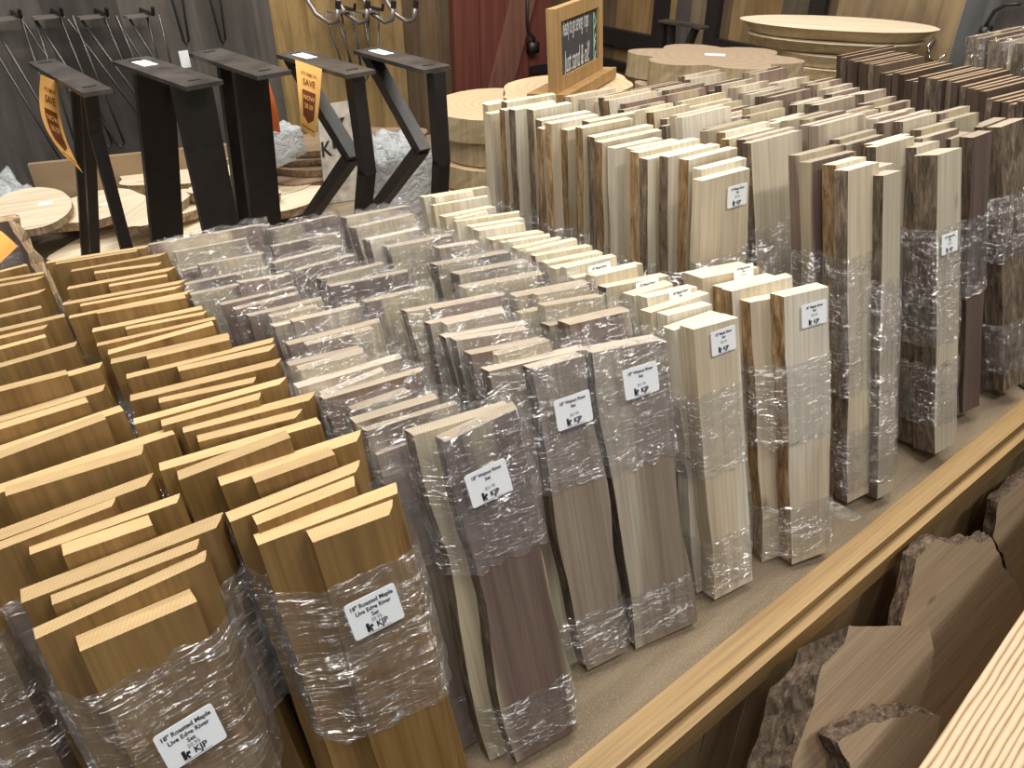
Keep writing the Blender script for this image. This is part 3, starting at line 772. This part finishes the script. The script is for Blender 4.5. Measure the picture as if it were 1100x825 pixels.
pB = hit(60, 85, .56)
sheet_tag([(44, 80), (62, 88), (82, 186), (65, 168)], None, 'orange sale tag curling down from the left-most black table leg', M['tag'], plane=(pB - Vector((.03, .04, 0)), Vector((.8, -.6, .0))), curl=-.03)
pC = hit(283, 100, .48)
sheet_tag([(283, 84), (289, 88), (303, 143), (288, 139)], None, 'plain red-orange tag hanging behind the third black table leg', M['tag_red'], False, plane=(pC, Vector((.5, -.8, 0))), curl=.01)
pC = hit(186, 78, .545)
sheet_tag([(180, 69), (186, 72), (199, 150), (188, 112)], None, 'thin orange tag edge showing between the bars of the second table leg', M['tag_red'], False, plane=(pC, Vector((.5, -.8, 0))), curl=.006)
pC = hit(5, 270, .47)
sheet_tag([(-14, 240), (2, 249), (19, 264), (-8, 290)], None, 'orange tag on the shaggy bark-edged bundle at the left edge', M['tag_deep'], False, plane=(pC, Vector((.1, -.7, .6))), curl=.004)
for (px, py, z, t) in ((198, 61, .56, 'third'),):
    p = hit(px, py, z); e = MB(); e.box((-.010, 0, -.022), (.010, .001, .012)); o = e.build('plate_sticker', M['label'], None); o.location = p
    tag(o, 'small white paper tag hanging off the back end of the third table leg', 'tag')

# shaggy bark-edged block at the left edge
c0 = hit(-5, 235, .52)
def blob_slab(name, outline, z0, z1, mt, ms, seed=0, rough=.006, parent=None, loc=(0, 0, 0), rot=(0, 0, 0), inset=.0, layers=5):
    V = []; F = []; fm = []; n = len(outline)
    for i in range(layers + 1):
        f = i / layers; z = z0 + (z1 - z0) * f
        for k, (x, y) in enumerate(outline):
            l = math.hypot(x, y) or 1; d = noise.noise(Vector((x * 40, y * 40, z * 60 + seed))) * rough + inset * (1 - f) 
            V.append((x + x / l * d, y + y / l * d, z))
    for i in range(layers):
        for k in range(n):
            a = i * n + k; b = i * n + (k + 1) % n; F.append((a, b, b + n, a + n)); fm.append(1)
    F.append(tuple(range(n))[::-1]); fm.append(0); F.append(tuple(layers * n + k for k in range(n))); fm.append(0)
    o = obj(name, V, F, [mt, ms], parent, fm); o.location = loc; o.rotation_euler = rot
    return o
def ell(rx, ry, n=44, wob=.05, lobes=(), seed=0):
    out = []
    for k in range(n):
        a = 2 * math.pi * k / n; r = 1 + noise.noise(Vector((math.cos(a) * 1.3, math.sin(a) * 1.3, seed))) * wob * 2
        for (m_, amp, ph) in lobes: r += amp * abs(math.cos(m_ * a / 2 + ph)) - amp * .5
        out.append((rx * r * math.cos(a), ry * r * math.sin(a)))
    return out
pq = hit(40, 236, .44); root = empty('bark_edged_board', (pq.x - .115, pq.y - .095, 0)); root.rotation_euler = (R(-12), 0, R(-6))
tag(root, 'dark slab with shaggy light bark edge standing at the left behind the golden boards', 'wood slab')
V = []; F = []; fm = []; ny, nz = 8, 26
for i in range(nz + 1):
    z = .46 * i / nz; ext = .10 + .035 * math.sin(i * .13 + 1)
    for (x, y) in ((-.16, 0), (ext, 0)): V.append((x + (noise.noise(Vector((z * 30, 1, 1))) * .01 if x > 0 else 0), y, z))
    for k in range(1, ny): V.append((ext + .01 + noise.noise(Vector((z * 70, k * 3.3, 3))) * .016, .06 * k / ny, z + noise.noise(Vector((z * 40, k * 2.1, 9))) * .006))
    V.append((ext, .06, z)); V.append((-.16, .06, z))
nn = ny + 3
for i in range(nz):
    for k in range(nn):
        a = i * nn + k; b = i * nn + (k + 1) % nn; F.append((a, b, b + nn, a + nn)); fm.append(1 if 1 <= k <= ny else 0)
F.append(tuple(range(nn))[::-1]); fm.append(0); F.append(tuple(nz * nn + k for k in range(nn))); fm.append(1)
obj('slab_body', V, F, [M['dark'], M['slab_edge']], root, fm)
wrap(root, [(-.16, .07, 0, .06)], .2, .43, M['film_w'], seed=5)

# ================================================================ slab piles behind the legs
def slab_thing(cx_, cy_, z, rx, ry, t, rz, tilt, label, mats, group, seed, wob=.16, sticker=True):
    root = empty('live_edge_board', (cx_, cy_, z)); root.rotation_euler = (R(tilt[0]), R(tilt[1]), R(rz)); tag(root, label, 'wood slab', group)
    blob_slab('slab_body', ell(rx, ry, 36, wob, seed=seed), 0, t, M[mats[0]], M[mats[1]], seed, .006, root, layers=3, inset=-.008)
    if sticker:
        s_ = MB(); s_.box((.02, -.02, t + .0003), (.05, -.004, t + .0008)); s_.build('price_sticker', M['label'], root)
LP = [(.42, 2.27, .001, .20, .10, 10, (0, 0)), (.62, 2.22, .002, .17, .09, -25, (0, 0)), (.74, 2.42, .003, .20, .11, 30, (0, 0)), (.47, 2.46, .036, .22, .11, -12, (2, 0)),
      (.60, 2.33, .045, .20, .09, 22, (0, 3)), (.82, 2.31, .036, .16, .09, -8, (0, 0)), (.36, 2.36, .078, .15, .10, 8, (4, 0)), (.66, 2.47, .080, .20, .09, -18, (0, 0)), (.50, 2.26, .074, .14, .07, 40, (0, -3)),
      (.88, 2.18, .032, .12, .07, 20, (3, 0)), (.72, 2.24, .076, .13, .06, -35, (0, 4)), (.90, 2.44, .070, .15, .07, 12, (0, 0)), (.64, 2.12, .034, .10, .055, 5, (0, 0)), (.80, 2.52, .100, .13, .06, -6, (0, 0))]
DESC = ['lowest pale live-edge slab at the left front of the pale pile', 'pale live-edge slab low in the pile, below the second table leg', 'pale slab low at the back of the pale pile', 'broad pale slab in the middle of the left pile', 'pale slab lying slanted in the middle of the pile, right part', 'pale slab lying at the right end of the pale pile', 'pale slab lying just under the oval round', 'long pale slab on top at the back of the pile', 'small pale slab turned across the front of the pile',
        'small pale slab between the second and third black table legs, at the front', 'narrow pale slab lying aslant behind the V-shaped table leg', 'pale slab at the end of the pile next to the brown stack', 'smallest pale slab in front of the pile, below the V-shaped leg', 'pale slab topmost at the back of the pile by the standing board']
for i, (a, b, c, rx, ry, rz, tl) in enumerate(LP): slab_thing(a, b, c, rx, ry, .028, rz, tl, DESC[i], ('slab', 'slab_edge'), 'pale live-edge slabs piled behind the table legs', i * 3.3, sticker=i % 2 == 0)
p = hit(32, 222, .14)
root = empty('oval_wood_round', (p.x, p.y, .118)); root.rotation_euler = (R(9), 0, R(-10)); tag(root, 'smooth pale oval wood round with a white sticker on top of the left pile', 'wood slab')
blob_slab('slab_body', ell(.102, .115, 44, .01), 0, .02, M['slab'], M['slab_edge'], 1, .002, root, layers=2)
mb = MB(); mb.box((.02, .0, .0204), (.055, .018, .021)); mb.build('price_sticker', M['label'], root)
for i in range(6):
    D2 = ['lowest', 'second from the bottom', 'third from the bottom', 'fourth from the bottom', 'second from the top', 'topmost'][i]
    slab_thing(1.12 + rnd.uniform(-.03, .03) + .01 * i, 2.36 + rnd.uniform(-.02, .03), .001 + i * .024, .30 - .012 * i, .13 + rnd.uniform(-.02, .02), .0215, rnd.uniform(-14, 10), (0, 0), 'brown live-edge slab, %s in the stack behind the kinked legs' % D2, ('slab_brown', 'slab_edge'), 'brown live-edge slabs stacked behind the kinked legs', 50 + i * 2.7, .14)
# long board along the back of the bin
a, b = hit(30, 176, .17), hit(300, 149, .17); d = (b - a).normalized()
mb = MB(); mb.bar(Vector((a.x, a.y, .086)), Vector((b.x, b.y, .086)), (0, 0, 1), .168, .02); o = mb.build('divider_board', plain('divider_wood', (0.30, 0.21, 0.125), .7, 0, .15, 8)); tag(o, 'plain brown board standing on edge behind the pale slab pile', 'board')
# wrapped grey bundle at far left, plastic bag, lettered sign, white pad
def plastic_lump(nm, c, r, label, mat, seed, rows=14, seg=22, cat='plastic bag'):
    V = []; F = []
    for i in range(rows + 1):
        ph = math.pi * i / rows
        for k in range(seg):
            th = 2 * math.pi * k / seg; n3 = Vector((math.sin(ph) * math.cos(th), math.sin(ph) * math.sin(th), math.cos(ph)))
            q = 1 + noise.noise(n3 * 2.2 + Vector((seed, 0, 0))) * .45 + noise.noise(n3 * 6 + Vector((0, seed, 0))) * .16
            ex = [math.copysign(abs(v) ** .6, v) for v in n3]
            V.append((ex[0] * r[0] * q, ex[1] * r[1] * q, max(-r[2], ex[2] * r[2] * q)))
    for i in range(rows):
        for k in range(seg): a = i * seg + k; b = i * seg + (k + 1) % seg; F.append((a, a + seg, b + seg, b))
    o = obj(nm, V, F, mat, None, smooth=True); o.location = c; tag(o, label, cat); return o
m, nt, bs = nodes_of('cloudy_plastic'); bs.inputs['Base Color'].default_value = (0.62, 0.66, 0.70, 1); bs.inputs['Roughness'].default_value = .22; bs.inputs['Alpha'].default_value = .62
bump(nt, bs, noise_t(nt, coords(nt, (1, 1, 1)), 26, 4, .6, 1.5), 1.0, .02); M['bag'] = m
p = hit(428, 172, .24); plastic_lump('plastic_bag', (p.x, p.y, .15), (.085, .06, .15), 'crumpled clear plastic bag between the two kinked table legs', M['bag'], 3)
p = hit(8, 185, .20); plastic_lump('plastic_bag', (p.x - .03, p.y + .02, .09), (.075, .06, .09), 'shiny grey-white plastic bag at the left edge beside the oval round', M['bag'], 8)
p = hit(303, 140, .25); plastic_lump('plastic_bag', (p.x, p.y + .04, .20), (.07, .045, .055), 'small white plastic bag lying behind the large sale tag', M['bag'], 15)
P0 = hit(365, 130, .245); pn_ = Vector((-.25, -1, 0.15)).normalized()
q = [hitplane(x, y, P0, pn_) for x, y in ((340, 114), (377, 108), (388, 168), (346, 176))]
o_ = q[3].copy(); root = empty('lettered_sign', o_); tag(root, 'pale board with large dark letters K leaning behind the brown slab stack', 'sign')
def dn(v): k = (v.z - .002) / (q[0] - q[3]).z; return v - (q[0] - q[3]) * k
qs = [q[0], q[1], dn(q[2]), dn(q[3])]
obj('sign_board', [v - o_ for v in qs] + [v - o_ - pn_ * .012 for v in qs], [(0, 1, 2, 3), (7, 6, 5, 4), (0, 4, 5, 1), (1, 5, 6, 2), (2, 6, 7, 3), (3, 7, 4, 0)], plain('whitewashed_board', (0.42, 0.38, 0.33), .8, 0, .35, 30), root)
V, F = text_mesh('K', [('K', .5, .5, .95, .02), ('K', 0.02, .2, .5, .02)])
def Q(x, y): return q[3].lerp(q[2], x).lerp(q[0].lerp(q[1], x), y) - o_ + pn_ * .001
obj('lettering', [Q(.12 + x * .8, .08 + y * .75) for x, y, _ in V], F, M['ink'], root)

# ================================================================ stacks behind the tall bundles
def disc_stack(c, ztop, n, t, outl, label, group, mats, rz=0, cat='wood slab', nm='wood_round', jit=.015, gap=.004, sticker=True, seed=0, inset=0):
    words = ['topmost', 'second from the top', 'third from the top', 'fourth from the top', 'fifth from the top', 'sixth from the top', 'seventh from the top', 'eighth from the top', 'ninth from the top', 'tenth from the top', 'eleventh from the top', 'twelfth from the top']
    for i in range(n):
        z = ztop - (i + 1) * t - i * gap
        if z < 0: break
        s = seed + i * 1.9; jx, jy = (0, 0) if i == 0 else (rnd.uniform(-jit, jit), rnd.uniform(-jit, jit))
        root = empty(nm, (c[0] + jx, c[1] + jy, z)); root.rotation_euler = (0, 0, R(rz)); tag(root, label.replace('@', words[i]), cat, group)
        blob_slab('slab_body', outl(i), 0, t, M[mats[0]], M[mats[1]], s, .004, root, layers=3, inset=inset if not callable(inset) else inset(i))
        if i == 0 and sticker:
            s_ = MB(); s_.box((-.03, .0, t + .0003), (.03, .028, t + .001)); s_.build('price_sticker', M['label'], root)
p = hit(524, 113, .35)
disc_stack((p.x + .03, p.y), .35, 6, .062, lambda i: ell(.185, .165, 44, .05, seed=i * 5), 'thick pale wood round, @ in the stack behind the right-most table leg', 'thick wood rounds behind the right-most table leg', ('round_top', 'round_side'), seed=2)
p = hit(614, 97, .43)
disc_stack((p.x + .02, p.y + .03), .43, 9, .042, lambda i: ell(.20, .135, 40, .10, seed=i * 4 + 2), 'rough-edged wood slab, @ in the stack under the chalkboard', 'slabs stacked under the chalkboard', ('round_top', 'slab_edge'), sticker=False, seed=31)
p = hit(768, 60, .43)
disc_stack((p.x, p.y), .43, 6, .068, lambda i: ell(.225, .155, 72, .02, lobes=((6, .30, .3 + i),), seed=i), 'cloud-shaped thick tree slice, @ in the stack left of the oval slabs', 'cloud-shaped tree slices', ('cookie', 'round_side'), rz=-52, seed=61)
p = hit(900, 25, .45)
def ovals(i): return ell(.325 - .03 * i, .155, 44, .015, seed=i) if i < 2 else ell(.215, .15, 44, .03, seed=i)
disc_stack((p.x, p.y), .45, 11, .038, ovals, 'slant-edged pale oval slab, @ in the tall stack at the right', 'oval slabs in the stack at the right', ('slab', 'round_side'), sticker=False, rz=-58, seed=81, inset=lambda i: -.05 if i < 2 else -.02)

# chalkboard
A = hit(600, 104, .45); B = hit(649, 76, .45); d = (B - A); d.z = 0; wdt = d.length; d.normalize(); n_ = Vector((d.y, -d.x, 0)); yawc = math.atan2(d.y, d.x)
TL = hitplane(594, 10, A, n_); hgt = TL.z - .45
ct = empty('chalkboard_sign', (A.x, A.y, .432)); ct.rotation_euler = (R(-4), 0, yawc)
tag(ct, 'small framed chalkboard with white handwriting standing on rough slabs', 'chalkboard')
W_, H_ = wdt * .98, hgt + .012; fw = .030; z0 = .026
mb = MB(); mb.box((0, 0, z0), (fw, .024, H_)); mb.box((W_ - fw, 0, z0), (W_, .024, H_)); mb.box((fw, .001, z0), (W_ - fw, .023, z0 + fw)); mb.box((fw, .001, H_ - fw), (W_ - fw, .023, H_)); mb.build('frame', M['frame'], ct)
mb = MB(); mb.box((-.012, -.03, .0), (W_ + .02, .075, .025)); mb.build('base', M['frame'], ct)
mb = MB(); mb.box((fw, .006, z0 + fw), (W_ - fw, .020, H_ - fw)); mb.build('slate', M['chalk'], ct)
def chalkline(body, x, z, s, mt, sq=1.0):
    V, F = text_mesh('c' + body, [(body, 0, 0, 1, .0)])
    o = obj('chalk_writing', [(x + (vx + .22 * vy) * s * sq, .0052, z + vy * s) for vx, vy, _ in V], F, mt, ct)
zc = (H_ + z0) / 2
chalkline('Ready to go serving Trays', W_ / 2 - .018, zc + .042, .056, M['chalk_ink'], .275)
chalkline('Just sand & oil!', W_ / 2 - .012, zc - .035, .070, M['chalk_ink'], .38)
mb = MB()
for a_, b_ in (((.0, .05), (.016, .028)), ((.016, .028), (0, .012)), ((0, .05), (0, -.07)), ((0, -.07), (.014, -.04)), ((.014, .0), (.0, -.02)), ((.012, -.015), (.0, -.035))):
    mb.bar((W_ - fw - .022 + a_[0], .0052, zc + a_[1]), (W_ - fw - .022 + b_[0], .0052, zc + b_[1]), (0, 1, 0), .001, .0028)
mb.build('chalk_drawing', M['chalk_green'], ct)

# ================================================================ steel frames and hardware on the right wall, hooks and hairpin legs on the back wall
def wp(x, y, off=.0): r = ray(x, y); t = (wallx - off) / r.x; return Vector((0, 0, H)) + r * t
def bp(x, y, off=.0): r = ray(x, y); t = (wally - off) / r.y; return Vector((0, 0, H)) + r * t
def wall_frame(y0, y1, z0, z1, label, b=.05, dep=.03, lo=.002):
    root = empty('steel_square', (wallx - lo, (y0 + y1) / 2, z0)); tag(root, label, 'metal frame')
    h = z1 - z0; s = (y1 - y0) / 2
    for nm, p_, q_ in (('rail', (-dep, -s, 0), (0, s, b)), ('rail', (-dep, -s, h - b), (0, s, h)), ('post', (-dep, -s, b), (0, -s + b, h - b)), ('post', (-dep, s - b, b), (0, s, h - b))):
        mb = MB(); mb.box(p_, q_); mb.build(nm, M['steel'], root)
a = wp(652, 22); b = wp(712, 38)
wall_frame(b.y - .03, a.y + .12, (a.z + b.z) / 2 - .09, 1.1, 'black steel square frame hanging on the side wall right of the chalkboard', .075)
a = wp(650, 63); b = wp(704, 72)
wall_frame(b.y, a.y + .1, (a.z + b.z) / 2 - .5, (a.z + b.z) / 2, 'thin black steel frame low on the side wall right of the chalkboard', .03)
a = wp(760, 38); b = wp(880, 58)
wall_frame(b.y, a.y, (a.z + b.z) / 2 - .07, 1.1, 'wide black steel frame on the side wall behind the oval slabs', .065)
p0, p1 = wp(712, 22, .25), wp(757, 30, .25)
root = empty('steel_stool', (wallx - .25, (p0.y + p1.y) / 2, -.0)); o_ = root.location; tag(root, 'black steel trestle with thin top bar standing behind the cloud-shaped slices', 'metal frame')
mb = MB(); mb.bar(p0 - o_, p1 - o_, (1, 0, 0), .06, .008); mb.build('top_plate', M['steel_top'], root)
zb = 0.002
for (px, dy, nm) in ((714, .0, 'leg'), (722, -.03, 'leg'), (748, .12, 'leg')):
    t0 = p0.lerp(p1, (px - 712) / 45.); mb = MB(); mb.bar(t0 - o_, Vector((t0.x, t0.y + dy, zb)) - o_, (1, 0, 0), .03, .022); mb.build(nm, M['steel'], root)
# chrome hook on the plywood panel + black hose loop
p = wp(1003, 58, .0); mb = MB(); mb.tube([p + Vector((-.004, .01, .05)), p + Vector((-.03, .01, .03)), p + Vector((-.035, .0, -.01)), p + Vector((-.03, -.03, -.02)), p + Vector((-.035, -.055, .01))], .006)
o = mb.build('coat_hook', plain('chrome', (.85, .85, .85), .15, 1.0), None, True); tag(o, 'small shiny chrome hook screwed to the tan plywood panel of the side wall', 'hook')
pts = [wp(x, y, .03) for x, y in ((1096, 4), (1080, 5), (1068, 12), (1062, 22), (1058, 30))]; mb = MB(); mb.tube(pts, .006); mb.box(tuple(pts[-1] + Vector((-.01, -.012, -.03))), tuple(pts[-1] + Vector((.029, .012, .004))))
o = mb.build('iron_hook', M['steel'], None, True); tag(o, 'large black iron hook curving at the top right corner of the side wall', 'hook')
# curved grey hooks with dark tips, tan part of the back wall
for i, (px, w_) in enumerate(((318, 'left-most'), (350, 'second from the left'), (378, 'third from the left'), (402, 'right-most'))):
    root = empty('wall_hook', bp(px + 8, -4, .002)); o_ = root.location; tag(root, 'bent grey hook with dark tip, %s of four on tan planks' % w_, 'hook', 'bent grey hooks on the tan wall planks')
    c = [Vector((-.0, 0, .10)), Vector((-.005, -.03, .0)), Vector((.01, -.07, -.055)), Vector((.04, -.12, -.085)), Vector((.055, -.15, -.075)), Vector((.060, -.16, -.03))]
    mb = MB(); mb.tube(c, .0095); mb.build('prong', M['hook'], root, True)
    mb = MB(); mb.tube([c[-1], c[-1] + Vector((.002, -.004, .025))], .011); mb.build('rubber_tip', M['steel'], root)
def hairpin(px, py, plen, spread, label, grp, n=2, off=.03, mat='rod', lean=0.0):
    top = bp(px, py, off); root = empty('hairpin_support', top); tag(root, label, 'table leg', grp)
    for k in range(n):
        mb = MB(); x0 = (k - (n - 1) / 2) * .035; sp = spread
        pts = [Vector((x0 - sp, -k * .02, 0)), Vector((x0 - .012 + lean, -k * .02, -plen)), Vector((x0 + lean, -k * .02, -plen - .014)), Vector((x0 + .012 + lean, -k * .02, -plen)), Vector((x0 + sp, -k * .02, 0))]
        mb.tube(pts, .0040, 6); mb.build('rod', M[mat], root, True)
    mb = MB(); mb.box((-.045, -.05, .0), (.045, .0, .006)); mb.build('mounting_plate', M['hook'], root)
    mb = MB(); mb.tube([Vector((.03, off - .001, .012)), Vector((.03, -.09, .012)), Vector((.03, -.10, .035))], .006); mb.build('peg', M['steel'], root)
for (px, py, ln, sp, ld, lb) in ((6, 20, .44, .06, .05, 'at the left edge'), (50, 18, .42, .055, .09, 'second from the left'), (98, 18, .34, .055, .10, 'third from the left'), (147, 17, .22, .05, .04, 'fourth from the left')):
    hairpin(px, py, ln, sp, 'bundle of grey hairpin table legs on a wall peg, %s' % lb, 'hairpin legs hanging on the grey wall', 2, .05, 'rod', ld)
for (px, lb) in ((193, 'left one of the two short loops on the grey wall'), (234, 'right one of the two short loops on the grey wall')):
    root = empty('hairpin_loop', bp(px - 4, -6, .03)); tag(root, 'black wire loop, ' + lb, 'table leg', None)
    mb = MB(); mb.tube([Vector((-.035, 0, .25)), Vector((-.008, 0, -.15)), Vector((.0, 0, -.165)), Vector((.009, 0, -.15)), Vector((.035, 0, .25))], .005, 6); mb.build('rod', M['steel'], root, True)
    mb = MB(); mb.tube([Vector((-.035, 0, .25)), Vector((-.035, .029, .25))], .005, 6); mb.build('peg', M['steel'], root, True)
for i, (px, ln, w_) in enumerate(((362, .26, 'left'), (392, .25, 'right'))):
    hairpin(px, 12, ln, .035, 'pair of thin grey hairpin legs under the bent hooks, %s pair' % w_, None, 2, .05, 'rod', .04 - .05 * i)

# ================================================================ foreground right: leaning slabs and the fir board
def leaning_slab(px, y_at0, slope, t, label, seed, skew=0.0, cut=()):
    n = Vector((0, -1, slope)).normalized(); P = Vector((0, y_at0, 0))
    q = [hitplane(x, y, P, n) for x, y in px]
    # refine outline with a little natural wander
    out = []; cutf = []
    for ei, (a_, b_) in enumerate(zip(q, q[1:] + q[:1])):
        kk = max(1, int((b_ - a_).length / .012))
        for k in range(kk):
            p_ = a_.lerp(b_, k / kk); w_ = Vector((noise.noise(p_ * 22 + Vector((seed, 0, 0))), 0, noise.noise(p_ * 22 + Vector((0, seed, 0))))) * .008
            w_.y = w_.z * slope; out.append(p_ + w_ * (.2 if ei in cut else 1)); cutf.append(ei in cut)
    c = sum(out, Vector()) / len(out); root = empty('live_edge_board', Vector((c.x, c.y, min(p_.z for p_ in out)))); o_ = root.location
    tag(root, label, 'wood slab', None)
    L_ = 10; V = []; F = []; fm = []; m_ = len(out)
    for i in range(L_ + 1):
        f = i / L_
        for p_ in out:
            r_ = (p_ - c).normalized(); e = noise.noise(p_ * 55 + Vector((f * 7, seed, 0))) * .010 + noise.noise(p_ * 150 + Vector((f * 19, seed, 0))) * .004 if 0 < i else 0
            if cutf[out.index(p_)]: e *= .1
            V.append(p_ - n * (t * f) + r_ * e + Vector((-skew * f, 0, -skew * f * .35)) - o_)
    for i in range(L_):
        for k in range(m_): a = i * m_ + k; b = i * m_ + (k + 1) % m_; F.append((a, b, b + m_, a + m_)); fm.append(0 if cutf[k] else 1)
    F.append(tuple(range(m_))); fm.append(0); F.append(tuple(L_ * m_ + k for k in range(m_))[::-1]); fm.append(0)
    me = obj('slab_body', V, F, [M['slabface'], M['bark_slab']], root, fm); return root
leaning_slab([(1068, 575), (1072, 540), (1098, 515), (1150, 480), (1230, 560), (1180, 700), (1110, 690), (1085, 620)], .285, .20, .02, 'reddish-brown live-edge slab leaning at the right edge behind the others', 3)
leaning_slab([(968, 668), (980, 622), (985, 596), (1004, 580), (1030, 583), (1064, 578), (1084, 618), (1110, 660), (1090, 760), (1040, 830), (980, 830)], .262, .26, .022, 'brown live-edge slab with wavy top leaning against the bin, middle one of three', 5)
leaning_slab([(912, 672), (998, 673), (1003, 698), (1000, 730), (984, 760), (992, 790), (968, 850), (850, 860), (853, 815), (873, 760), (884, 715), (905, 692)], .232, .34, .032, 'pale brown slab with thick dark bark edge leaning against the bin in front', 8, .06, (0, 1))
leaning_slab([(900, 796), (955, 770), (986, 762), (1009, 772), (1000, 815), (985, 870), (920, 875), (912, 822)], .185, .40, .03, 'small brown slab piece at the bottom, in front of the bark-edged slab', 12)
a, b = hit(984, 829, .1), hit(1100, 655, .1); d = (b - a).normalized()
root = empty('fir_board', (a.x, a.y, .06)); root.rotation_euler = (0, 0, math.atan2(d.y, d.x)); tag(root, 'bright straight-grained fir board in the bottom right corner', 'board')
mb = MB(); mb.box((-.5, -.14, 0), (1.6, 0, .04)); mb.build('top_board', M['fir'], root)
mb = MB(); mb.box((-.5, -.13, -.81), (1.6, -.102, -.0005)); mb.build('apron', M['panel'], root)
